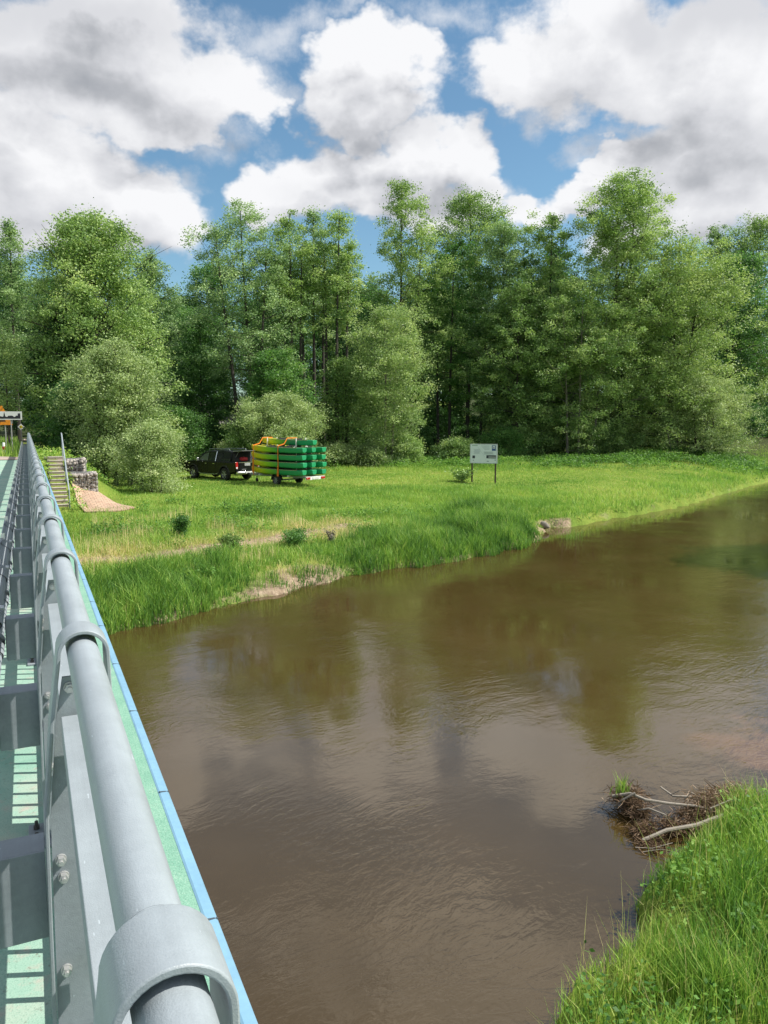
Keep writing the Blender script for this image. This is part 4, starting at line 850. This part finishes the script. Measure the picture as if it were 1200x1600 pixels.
colx = (-.74, 0, .74); colname = ('nearest', 'middle', 'farthest'); layname = ('bottom', 'second', 'third', 'fourth and highest')
def add_canoe(x, y, z, label, tilt=0.0):
    global cano
    if cano is None:
        cano = empty('canoe', (0, 0, 0)); cano['category'] = 'canoe'; cano['group'] = 'canoes stacked on the trailer'
        canoe_mesh().build('hull', m_can, cano, True, .012, 2)
        q = MB()
        for sx in (-1, 1): q.tube([(sx*w_, y_, z_) for y_, w_, z_ in ((1.85, .15, .344), (1.0, .31, .314), (.4, .347, .306), (-.8, .338, .306), (-1.7, .24, .322))], .016, 6)
        q.build('gunwale', plain('gunwale', (.30, .36, .16), .5, .2, 8), cano, True)
        q = MB(); q.prism([(.27*math.cos(a), -.1+1.25*math.sin(a)) for a in [2*math.pi*k/24 for k in range(24)]], .302, .3055, 'z'); q.build('cockpit', M_CIN, cano)
        for yy in (.55, -.75): q = MB(); q.box(0, yy, .322, .50, .24, .03); q.box(0, yy-.10, .355, .46, .03, .085); q.build('seat', M_TRIM, cano)
        q = MB(); q.tube([(-.04, 2.10, .37), (0, 2.15, .42), (.04, 2.10, .37)], .012, 6); q.build('grab_handle', M_TRIM, cano)
        o = cano
    else:
        o = copy_tree(cano)
    o.location = TM @ Vector((x, y, z)); o.rotation_euler = (tilt, 0, rzt); o['label'] = label
for ci in range(3):
    for li in range(4):
        yo = (.0, .03, -.02)[ci]+(.02, -.02, .03, .0)[li]*(1 if ci != 1 else -1.3)
        add_canoe(colx[ci], yo-.02*ci, KTOP+.03+KH*li, 'yellow to green canoe, %s of four in the %s stack on the trailer' % (layname[li], colname[ci]), R(.9))
add_canoe(.0, -.06, KTOP+.03+KH*4, 'single yellow to green canoe lying between the white uprights above all other canoes', R(.9))
M_STRAP = plain('orange strap', (.72, .20, .015), .7, .15, 20)
def strap(y, lb, knot):
    s_ = empty('cargo_strap', tuple(TM @ Vector((0, y, .5))), rzt, lb, 'strap', 'orange cargo straps')
    top = KTOP+KH*4-.02+.03-.5; q = MB(); pts = [(-1.112, .02, .03)]+[(-1.112+.01*math.sin(k), 0, .1+k*(top-.1)/7) for k in range(8)]+[(-.62, .01, top+.10), (-.36, .02, top+.42), (.36, .02, top+.42), (.62, .01, top+.10), (1.112, 0, top)]+[(1.112, 0, .03)]
    n0 = 0
    for a, b in zip(pts[:-1], pts[1:]): q.bar(a, b, .012, .055) if abs(a[0]-b[0]) > .06 else q.box((a[0]+b[0])/2, 0, (a[2]+b[2])/2, .012, .06, abs(b[2]-a[2])+.004)
    q.build('webbing', M_STRAP, s_)
    q = MB(); z0, z1 = knot; q.prism([(-.05, z0), (-.02, z1), (.03, z1), (.09, z0)], -1.145, -1.12, 'x'); q.build('loose_end', M_STRAP, s_)
strap(1.62, 'orange cargo strap round the yellow bow half of the canoe stack', (.15, .98)); strap(-.38, 'orange cargo strap round the green stern half of the canoe stack', (.02, .62))

# ------------------------------------------------------------------ information board
b0 = Vector((*gp(737, 750, 1.2), 0)); b1 = Vector((*gp(774, 752, 1.2), 0)); bc = (b0+b1)/2; ang = math.atan2(b1.y-b0.y, b1.x-b0.x)*.55
bd = empty('information_board', (bc.x, bc.y, gz(bc.x, bc.y)), ang, 'white information board with a blue emblem and map on two dark posts', 'sign')
BZ = 2.34
for sx in (-.72, .72):
    q = MB(); q.box(sx, .035, BZ/2-.12, .085, .085, BZ+.2); q.build('post', plain('dark wood', (.05, .035, .025), .8, .3, 5), bd, False, .006)
q = MB(); q.box(0, -.025, BZ-.56, 1.64, .03, 1.13); pn = q.build('panel', plain('printed white panel', (.68, .73, .74), .35, .06, 3), bd)
q = MB()
for (cx_, cz_, w_, h_) in ((0, BZ+.012, 1.66, .03), (0, BZ-1.135, 1.66, .03), (-.83, BZ-.56, .03, 1.17), (.83, BZ-.56, .03, 1.17)): q.box(cx_, -.028, cz_, w_, .045, h_)
q.build('frame', M_ALLOY, pn)
def patch(nm, x0, x1, z0, z1, mt, d=.0): q = MB(); q.box((x0+x1)/2, -.0425-d, BZ-(z0+z1)/2, abs(x1-x0), .003, abs(z1-z0)); return q.build(nm, mt, pn)
M_BLU = plain('emblem blue', (.02, .07, .26), .4, .1, 5); M_INK = plain('dark print', (.03, .04, .055), .5, .3, 20); M_LINE = plain('grey print', (.25, .30, .33), .5, .2, 20)
patch('emblem', .50, .74, .06, .38, M_BLU); patch('emblem_badge', .545, .695, .10, .26, M_WHITE, .003)
q = MB(); q.prism([(.57, BZ-.23), (.62, BZ-.14), (.67, BZ-.23)], -.0505, -.049, 'y'); q.build('emblem_mark', M_BLU, pn)
patch('photo_print', .17, .45, .65, .84, M_INK); patch('photo_print', .455, .76, .65, .84, M_INK); patch('photo_caption', .30, .74, .74, .775, M_WHITE, .003); patch('photo_print', -.69, -.53, .68, .85, M_INK)
patch('logo_mark', -.66, -.60, .94, 1.0, M_LINE); patch('logo_mark', .20, .33, .99, 1.04, M_LINE); patch('logo_mark', .68, .75, .90, .97, M_LINE)
q = MB(); q.bar((-.33, -.0425, BZ-.20), (.02, -.0425, BZ-.70), .012, .004); q.bar((.02, -.0425, BZ-.70), (.16, -.0425, BZ-.96), .008, .004); q.build('map_line', M_LINE, pn)
q = MB()
for i in range(4): q.box(.10+.03*i, -.0425, BZ-.10-.07*i, .5-.06*i, .003, .014)
for i in range(7): q.box(.30, -.0425, BZ-.44-.026*i, .62-.05*(i % 3), .003, .009)
for i in range(9): q.box(-.42, -.0425, BZ-.30-.033*i, .42-.04*(i % 4), .003, .008)
q.build('text_line', M_LINE, pn)
q = MB(); q.box(-.55, -.0425, BZ-.085, .34, .003, .03); q.build('heading', plain('green print', (.22, .36, .20), .5), pn)

# ------------------------------------------------------------------ steps, baskets, brick slope by the abutment
M_STEP = plain('old step concrete', (.36, .30, .23), .9, .25, 4, bump=.5, bscale=40); M_NOSE = plain('step edge', (.47, .42, .36), .9, .2, 6)
st = empty('concrete_steps', sl(34.0, 1.12, 0), BA, 'narrow weathered concrete steps climbing the embankment beside the bridge', 'steps')
NS = 14; SR, SH = 4.6/NS, 2.12/NS; zb = 1.02
q = MB(); e_ = MB()
for i in range(NS):
    q.box(0, i*SR+SR/2+.02, (zb+SH*(i+1)-.045)/2+.10, .66, SR+.02, zb+SH*(i+1)-.045-.2); e_.box(0, i*SR+SR/2+.003, zb+SH*(i+1)-.0175, .67, SR+.012, .035)
q.build('risers', M_STEP, st); e_.build('treads', M_NOSE, st)
q = MB(); q.box(0, 4.95, 1.53+.08, .9, .7, 3.06-.06); q.build('landing', M_NOSE, st)
hr = empty('step_handrail', sl(34.0, 1.47, 0), BA, 'single sloping galvanised pipe handrail beside the concrete steps', 'handrail')
q = MB(); q.tube([(0, -.15, .95), (0, -.12, zb+.94), (0, -.02, zb+1.0), (0, 4.55, zb+2.12+1.04), (.0, 4.9, zb+3.18)], .03, 8); q.build('rail_pipe', M_STEEL, hr, True)
for yy in (2.3, 4.5):
    q = MB(); q.tube([(0, yy, zb+.2+.46*yy-.6), (0, yy, zb+1.01+.46*yy)], .024, 8); q.build('upright', M_STEEL, hr, True)
M_WIRE = plain('basket wire', (.30, .31, .31), .5, .1, 8)
m_stone, t, out = mat_new('quarry stone'); co = obj_co(t); ti_ = t.new('ShaderNodeAttribute', attribute_name='tint').outputs['Fac']
c = t.ramp(t.math('ADD', ti_, t.math('MULTIPLY', t.math('SUBTRACT', t.noise(co, 14, 5, .6), .5), .6)), [(.1, (.13, .11, .105)), (.4, (.29, .255, .24)), (.65, (.42, .37, .33)), (.95, (.60, .56, .51))])
b = principled(t, out, Base_Color=c, Roughness=.9)
ico = bmesh.new(); bmesh.ops.create_icosphere(ico, subdivisions=1, radius=1.0); IV = np.array([v.co[:] for v in ico.verts]); IF = np.array([[v.index for v in f.verts] for f in ico.faces]); ico.free()
def stones(C, r, rng):
    n = len(C); S = r[:, None, None]*rng.uniform(.65, 1.25, (n, 1, 3))*(1+rng.normal(size=(n, len(IV), 1))*.13)
    V = (IV[None]*S+C[:, None, :]).reshape(-1, 3); F = (IF[None]+(np.arange(n)*len(IV))[:, None, None]).reshape(-1, 3); return V, F
def gabion(s0, s1, l0, l1, z0, z1, label, seed, slope=0.0):
    rng = np.random.default_rng(seed); g = empty('stone_basket', sl((s0+s1)/2, (l0+l1)/2, z0), BA, label, 'gabion')
    w, d, hh_ = l1-l0, s1-s0, z1-z0; C = []
    n = int(620*w*d*hh_); Q = rng.uniform(-.5, .5, (n, 3)); side = rng.integers(0, 5, n)
    Q[side == 0, 0] = -.47; Q[side == 1, 0] = .47; Q[side == 2, 1] = -.47; Q[side == 3, 2] = .46; 
    Q = Q*np.array([w, d, hh_])+np.array([0, 0, hh_/2]); Q += .05*np.sin(Q[:, [1, 2, 0]]*5+seed)*np.array([1, 1, .6])
    r_ = rng.uniform(.045, .095, n); V, F = stones(Q, r_, rng)
    np_obj('stone_fill', V, 3, m_stone, g, np.repeat(np.clip(rng.normal(.5, .2, n), 0, 1), len(IV)), faces=F)
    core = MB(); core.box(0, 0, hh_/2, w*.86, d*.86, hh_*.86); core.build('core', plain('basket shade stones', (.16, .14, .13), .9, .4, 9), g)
    m = MB()
    for k in range(int(w/.16)+1):
        x = -w/2+k*w/int(w/.16); x += .006*math.sin(k*7); b2 = .04*math.sin(k*.9)
        m.tube([(x, -d/2-.05, 0), (x, -d/2-.06, hh_*.5), (x, -d/2-.03, hh_+.04), (x, 0, hh_+.075+b2*.3), (x, d/2, hh_+.05)], .005, 3, False)
    for k in range(int(hh_/.16)+1):
        z = k*hh_/int(hh_/.16); m.tube([(-w/2-.05, d/2, z), (-w/2-.05, -d/2-.05, z), (w/2+.05, -d/2-.055, z), (w/2+.05, d/2, z)], .005, 3, False)
    for k in range(int(d/.16)+1):
        y = -d/2+k*d/int(d/.16); m.tube([(-w/2-.055, y, 0), (-w/2-.055, y, hh_), (-w/2, y, hh_+.06), (w/2, y, hh_+.06), (w/2+.055, y, hh_), (w/2+.055, y, 0)], .005, 3, False)
    m.build('wire_net', M_WIRE, g)
gabion(36.2, 37.5, 1.72, 2.72, 1.45, 2.42, 'large wire basket filled with pale stones above the brick slope', 301)
gabion(37.3, 38.4, 1.62, 2.35, 2.15, 3.0, 'upper wire basket of grey stones next to the top of the steps', 302)
m_brick, t, out = mat_new('clay paving'); co = t.new('ShaderNodeTexCoord').outputs['UV']
bk = t.new('ShaderNodeTexBrick', {'Vector': co, 'Color1': (.52, .35, .245, 1), 'Color2': (.42, .28, .20, 1), 'Mortar': (.17, .12, .08, 1), 'Scale': 1.0, 'Mortar Size': .013, 'Brick Width': .24, 'Row Height': .125, 'Mortar Smooth': .3, 'Bias': .1})
c = t.mix(t.mapr(t.noise(co, 3.5, 5, .65), .45, .75, 0, .6), bk.outputs[0], (.50, .41, .30))
b = principled(t, out, Base_Color=c, Roughness=.9); bp = t.new('ShaderNodeBump', {'Strength': .7, 'Distance': .02, 'Height': bk.outputs['Fac']}); bp.invert = True; t.l.new(bp.outputs[0], b.inputs['Normal'])
def px_on(x, y, D): return Vector(at(x, y, D))
n_u, n_v = 14, 10; V = []; UV = []
cA, cB, cC, cD = sl(36.3, 1.66), sl(36.3, 2.78), sl(33.3, 3.95), sl(32.9, 2.0)
for j in range(n_v+1):
    v = j/n_v
    for i in range(n_u+1):
        u = i/n_u; bul = .30*math.sin(math.pi*u)*v
        x = (cA[0]*(1-u)+cB[0]*u)*(1-v)+(cD[0]*(1-u)+cC[0]*u)*v-bul*DV[0]; y = (cA[1]*(1-u)+cB[1]*u)*(1-v)+(cD[1]*(1-u)+cC[1]*u)*v-bul*DV[1]
        V.append((x, y)); UV.append((u*(1.1+.9*v), v*3.2))
V = np.array(V); Z = np.array([1.62-.80*(j/n_v)+.10*math.sin(math.pi*i/n_u)*(1-.3*j/n_v) for j in range(n_v+1) for i in range(n_u+1)])
Zt = hz(V[:, 0], V[:, 1]); Z = np.maximum(Z-.03, Zt+.015)
me = bpy.data.meshes.new('paved_slope'); me.from_pydata([(a, b_, c_) for (a, b_), c_ in zip(V, Z)], [], [(j*(n_u+1)+i, j*(n_u+1)+i+1, (j+1)*(n_u+1)+i+1, (j+1)*(n_u+1)+i) for j in range(n_v) for i in range(n_u)])
uvl = me.uv_layers.new(name='UVMap')
for lp in me.loops: uvl.data[lp.index].uv = UV[lp.vertex_index]
me.materials.append(m_brick); o = bpy.data.objects.new('paved_slope', me); COL.objects.link(o); sm = o.modifiers.new('s', 'SOLIDIFY'); sm.thickness = .05; sm.offset = -1
tag(o, 'sloping patch of pale clay paving bricks below the stone baskets', 'paving')

# ------------------------------------------------------------------ road end, signs
m_road, t, out = mat_new('reddish road'); pos = t.new('ShaderNodeNewGeometry').outputs['Position']
c = t.ramp(t.noise(pos, 1.2, 6, .65), [(.3, (.30, .235, .20)), (.7, (.42, .34, .29))]); principled(t, out, Base_Color=c, Roughness=.9)
def sheet(nm, pts, z, mt):
    m = MB(); m.add([(x, y, z) for x, y in pts], [tuple(range(len(pts)))]); o = m.build(nm, mt); tag(o, kind='structure'); return o
sheet('road', [sl(37.6, -8), sl(37.6, -.15), sl(40.2, -.35), sl(42.5, -2.2), sl(44.5, -4.6), sl(52, -9.5), sl(70, -17), sl(70, -26), sl(50, -18), sl(44, -12)], 3.075, m_road)
sheet('crossing_road', [sl(78, -34), sl(78, 1), sl(84, 1), sl(84, -34)], 3.085, m_road)
P, *_ = scatter(26000, -34, -14, 33, 70, lambda x, y, t, far, s, l: np.where((s > 41) & (s < 76) & (l < -.45) & (l > -12), np.where(-.45-(s-41)*.95 < l, 1, .0)*.9, 0))
P[:, 2] = np.maximum(P[:, 2], 3.02)
blades('verge_grass', P, (.15+.45*RNG.uniform(0, 1, len(P))), RNG.uniform(.03, .06, len(P)), .5+RNG.normal(size=len(P))*.13, 'long sunlit grass on the road verge past the bridge end', 'grass', lean=.5, seg2=False)
M_POLE = plain('sign pole', (.30, .30, .29), .5, .15, 5)
def pole_at(px, D): x, y, _ = at(px, 660, D); return x, y
x, y = pole_at(15.5, 42); zg = 3.0
sg = empty('town_sign', (x, y, zg), R(15), 'white built up area sign with black town skyline at the end of the bridge', 'sign')
q = MB(); q.tube([(.05, .03, -.2), (.05, .03, 2.2)], .03, 8); q.build('pole', M_POLE, sg, True)
def zpx(yp, D): return at(15, yp, D)[2]
zt, zb_ = zpx(643, 42)-zg, zpx(656, 42)-zg; zc = (zt+zb_)/2; hS = zt-zb_
q = MB(); q.box(0, 0, zc, 1.24, .02, hS); pn2 = q.build('plate', M_WHITE, sg, False, .004)
sk = [(-.54, 0), (-.54, .10), (-.44, .13), (-.36, .10), (-.30, .12), (-.28, .24), (-.255, .34), (-.23, .24), (-.21, .12), (-.12, .09), (-.06, .15), (.10, .16), (.18, .14), (.22, .09), (.28, .10), (.33, .16), (.40, .15), (.42, .20), (.42, .27), (.54, .28), (.54, 0)]
q = MB(); q.prism([(a, zc-hS*.36+b_*2.35*hS) for a, b_ in sk], -.0145, -.012, 'y'); q.build('skyline_print', plain('black print', (.012, .013, .02), .5), pn2)
x, y = pole_at(3.5, 45.5)
s2 = empty('warning_sign', (x, y, zg), R(18), 'orange triangular warning sign mostly hidden behind the town sign', 'sign')
q = MB(); q.tube([(.14, .03, -.2), (.14, .03, 2.0)], .03, 8); q.build('pole', M_POLE, s2, True)
za, zb2 = zpx(634, 45.5)-zg, zpx(664, 45.5)-zg; hw = .55
q = MB(); q.prism([(-hw, zb2), (hw, zb2), (.04, za), (-.04, za)], -.01, .01, 'y'); pl2 = q.build('plate', plain('orange sign', (.80, .27, .01), .5, .05, 4), s2, False, .003)
q = MB()
for i in range(7): q.box(-.15+.05*i, -.0125, zb2+.30-.03*(i % 2), .045, .003, .10)
q.box(.0, -.0125, zb2+.20, .40, .003, .03); q.build('symbol_print', plain('black print', (.012, .013, .02), .5), pl2)
x, y = pole_at(32.5, 54)
s3 = empty('priority_sign', (x, y, zg), R(20), 'yellow and white diamond shaped priority road sign beyond the bridge', 'sign')
q = MB(); q.tube([(0, .03, -.2), (0, .03, 1.5)], .035, 8); q.build('pole', plain('dark pole', (.08, .08, .08), .6), s3, True)
zc3 = zpx(667, 54)-zg
def dia(nm, rr_, y0, y1, mt, par): q = MB(); q.prism([(-rr_, zc3), (0, zc3-rr_), (rr_, zc3), (0, zc3+rr_)], y0, y1, 'y'); return q.build(nm, mt, par)
dp_ = dia('plate', .215, -.01, .01, M_WHITE, s3); dia('yellow_field', .135, -.014, -.0125, plain('sign yellow', (.62, .48, .02), .5), dp_)
x, y = pole_at(3.6, 41.0)
s4 = empty('road_marker_post', (x, y, 2.98), R(20), 'short white marker post with a red band on the grass verge', 'post')
q = MB(); q.tube([(0, 0, 0), (0, 0, .62), (0, 0, .66)], [.075, .07, .05], 10); mp = q.build('post_body', M_WHITE, s4, True)
q = MB(); q.tube([(0, 0, .27), (0, 0, .45)], .077, 10); q.build('red_band', plain('red band', (.50, .03, .03), .4), mp, True)
for k, (px, D) in enumerate([(8.5, 60), (17, 62)]):
    x, y = pole_at(px, D)
    q = MB(); q.tube([(0, 0, -.1), (0, 0, 1.9)], .04, 8); q.box(0, -.02, 1.75, .3, .02, .3)
    o = q.build('road_pole', M_POLE, None, True); o.location = (x, y, 3.0); tag(o, ['slim pale road pole beneath the orange sign', 'darker road pole beneath the town sign'][k], 'pole')
# ------------------------------------------------------------------ house glimpsed through the wood
hx, hy, _ = at(338, 640, 88); hg_ = gz(hx, hy)
hs = empty('house', (hx, hy, hg_), R(-28), 'small pale gabled house glimpsed through the wood above the pickup', 'house')
q = MB(); q.box(0, 0, 1.5, 6, 7, 3.0); q.prism([(-3, 3.0), (3, 3.0), (0, 5.4)], -3.49, 3.49, 'y'); q.build('wall', plain('render wall', (.26, .25, .22), .9, .12, 2), hs)
q = MB()
for sx in (-1, 1): q.add([(sx*3.5, -3.9, 2.72), (sx*3.5, 3.9, 2.72), (0, 3.9, 5.55), (0, -3.9, 5.55)], [(0, 1, 2, 3)])
rf = q.build('roof', plain('grey roof', (.20, .19, .18), .8, .2, 3), hs); s_ = rf.modifiers.new('s', 'SOLIDIFY'); s_.thickness = .12
for xx in (-1.4, 1.4): q = MB(); q.box(xx, -3.52, 1.7, 1.0, .06, 1.2); q.build('window', M_GLASS, hs)
# ------------------------------------------------------------------ rocks and driftwood
def rock(px, py, z, w, label, seed, flat=.6):
    x, y = gp(px, py, z); rng = np.random.default_rng(seed); bm = bmesh.new(); bmesh.ops.create_icosphere(bm, subdivisions=3, radius=1)
    ph = rng.uniform(0, 6, 6)
    for v in bm.verts:
        c_ = v.co; k = 1+.16*math.sin(c_.x*2.3+ph[0])+.14*math.sin(c_.y*3.1+ph[1])+.10*math.sin(c_.z*4+c_.x*3+ph[2]); v.co = Vector((c_.x*w*k, c_.y*w*.7*k, c_.z*w*flat*k))
    me = bpy.data.meshes.new('rock'); bm.to_mesh(me); bm.free(); me.materials.append(M_ROCK); me.polygons.foreach_set('use_smooth', [True]*len(me.polygons))
    o = bpy.data.objects.new('rock', me); COL.objects.link(o); o.location = (x, y, z); o.rotation_euler = (0, 0, rng.uniform(0, 6)); tag(o, label, 'rock')
M_ROCK = plain('pale rock', (.19, .165, .135), .85, .3, 3, bump=.7, bscale=18)
rock(852, 821, .22, .28, 'large pale rock in the hollow of the far bank below the board', 401); rock(836, 823, .2, .18, 'smaller rock left of the large one in the hollow of the bank', 402)
rock(352, 939, .05, .10, 'small stone at the muddy far water edge beside the reeds', 403); rock(1010, 792, .2, .2, 'small stone in the eroded far bank to the right', 404, .4)
M_LOG = plain('bleached driftwood', (.30, .265, .22), .85, .3, 6, bump=.5, bscale=40); M_TWIG = leafy('matted roots', [(0, (.035, .022, .014)), (.4, (.105, .066, .040)), (.75, (.20, .135, .085)), (1, (.36, .28, .20))], .12, 1.0, .8, .2)
x0, y0 = gp(1060, 1290, .15)
dw = empty('driftwood_heap', (x0, y0, 0), 0, 'tangled heap of driftwood branches and brown roots caught at the near bank', 'driftwood')
def L_(px, py, z): x, y = gp(px, py, z); return (x-x0, y-y0, z)
def limb(pts, r0, r1):
    q = MB(); P = [L_(*p) for p in pts]; n = len(P); rj = random.Random(int(px_*0+pts[0][0])); P = [(a+rj.uniform(-.02, .02), b_+rj.uniform(-.02, .02), c_+rj.uniform(-.015, .02)) for a, b_, c_ in P]; q.tube(P, [(r0+(r1-r0)*i/(n-1))*.72 for i in range(n)], 8); q.build('branch', M_LOG, dw, True)
limb([(958, 1247, .18), (985, 1240, .26), (1010, 1250, .26), (1045, 1256, .24), (1085, 1262, .22), (1120, 1270, .2)], .028, .020)
limb([(1031, 1232, .26), (1050, 1242, .26), (1070, 1246, .25), (1100, 1247, .24), (1128, 1252, .25)], .014, .026)
limb([(1070, 1246, .25), (1082, 1238, .34), (1094, 1244, .30)], .011, .006); limb([(1050, 1242, .26), (1064, 1237, .36)], .008, .004)
limb([(960, 1262, .06), (975, 1252, .2), (992, 1240, .3)], .012, .022); limb([(990, 1265, .1), (1015, 1262, .22), (1040, 1275, .2)], .02, .012)
limb([(1005, 1315, .05), (1040, 1300, .14), (1090, 1290, .2), (1130, 1275, .28)], .03, .035); limb([(990, 1322, .04), (1020, 1324, .06), (1050, 1318, .1)], .008, .006); limb([(1005, 1333, .03), (1030, 1330, .06), (1048, 1330, .1)], .007, .005)
limb([(1110, 1262, .3), (1140, 1250, .36), (1172, 1252, .34)], .014, .008)
rng = np.random.default_rng(77)
lumps = [(983, 1246, .15, .17, .12, 900), (996, 1266, .10, .13, .09, 520), (1008, 1298, .05, .16, .07, 560), (1052, 1290, .08, .17, .06, 520), (1088, 1278, .12, .20, .08, 760), (1128, 1256, .22, .24, .12, 1500), (1152, 1246, .25, .22, .11, 900), (1020, 1318, .03, .15, .05, 300), (1108, 1266, .18, .26, .13, 900)]
VV = []; tt = []
for (px, py, z, r_, hr_, n) in lumps:
    c_ = np.array(L_(px, py, z)); th = rng.uniform(0, 6.28, n); P = c_+rng.normal(size=(n, 3))*np.array([r_*.55, r_*.5, hr_*.45]); P[:, 2] = np.maximum(P[:, 2], .01)
    d = rng.normal(size=(n, 3))*np.array([1, 1, .45]); d = unit(d)*rng.uniform(.04, .17, (n, 1)); w_ = unit(np.cross(d, rng.normal(size=(n, 3))))*rng.uniform(.0022, .0055, (n, 1))
    md = P+d*.5+rng.normal(size=(n, 3))*.012; en = P+d
    VV.append(np.stack([P-w_, P+w_, md+w_, md-w_, md-w_, md+w_, en+w_*.4, en-w_*.4], 1).reshape(-1, 3)); tt.append(np.repeat(np.clip(rng.normal(.45, .22, n)+(.12 if py > 1240 and px > 1100 else 0), 0, 1), 8))
np_obj('root_mat', np.concatenate(VV), 4, M_TWIG, dw, np.concatenate(tt))
q = MB()
for (px, py, z, r_, hr_, n) in lumps:
    c_ = L_(px, py, z-hr_*.35); q.tube([(c_[0]-r_*.55, c_[1], c_[2]), (c_[0]-r_*.3, c_[1], c_[2]+.02), (c_[0]+r_*.3, c_[1]+.03, c_[2]+.02), (c_[0]+r_*.55, c_[1], c_[2])], [.02, hr_*.38, hr_*.38, .02], 9)
q.build('root_core', plain('wet root soil', (.035, .026, .019), .9, .4, 20, bump=.6), dw, True)
def tuft(nm, label, px, py, z, n, h, seed, tint=.5, spread=.05):
    x, y = gp(px, py, z); rng = np.random.default_rng(seed); P = np.stack([x+rng.normal(size=n)*spread, y+rng.normal(size=n)*spread, np.full(n, z-.03)], 1)
    o = blades(nm, P, h*rng.uniform(.5, 1.2, n), rng.uniform(.008, .014, n), tint+rng.normal(size=n)*.1, label, 'plant', lean=.45, rng=rng); del o['kind']
tuft('grass_tuft', 'small tuft of green blades growing on the driftwood heap', 972, 1238, .22, 34, .30, 501)
tuft('reed_tuft', 'thin sprig of reeds standing in the water by the far bank rocks', 892, 842, .0, 60, .55, 502, .42, .22)
tuft('reed_tuft', 'green clump standing at the muddy far edge near the reed stand', 462, 905, .12, 90, .55, 503, .4, .18)
tuft('reed_tuft', 'leafy green tuft at the water line below the trodden path', 410, 915, .2, 120, .6, 504, .44, .25)
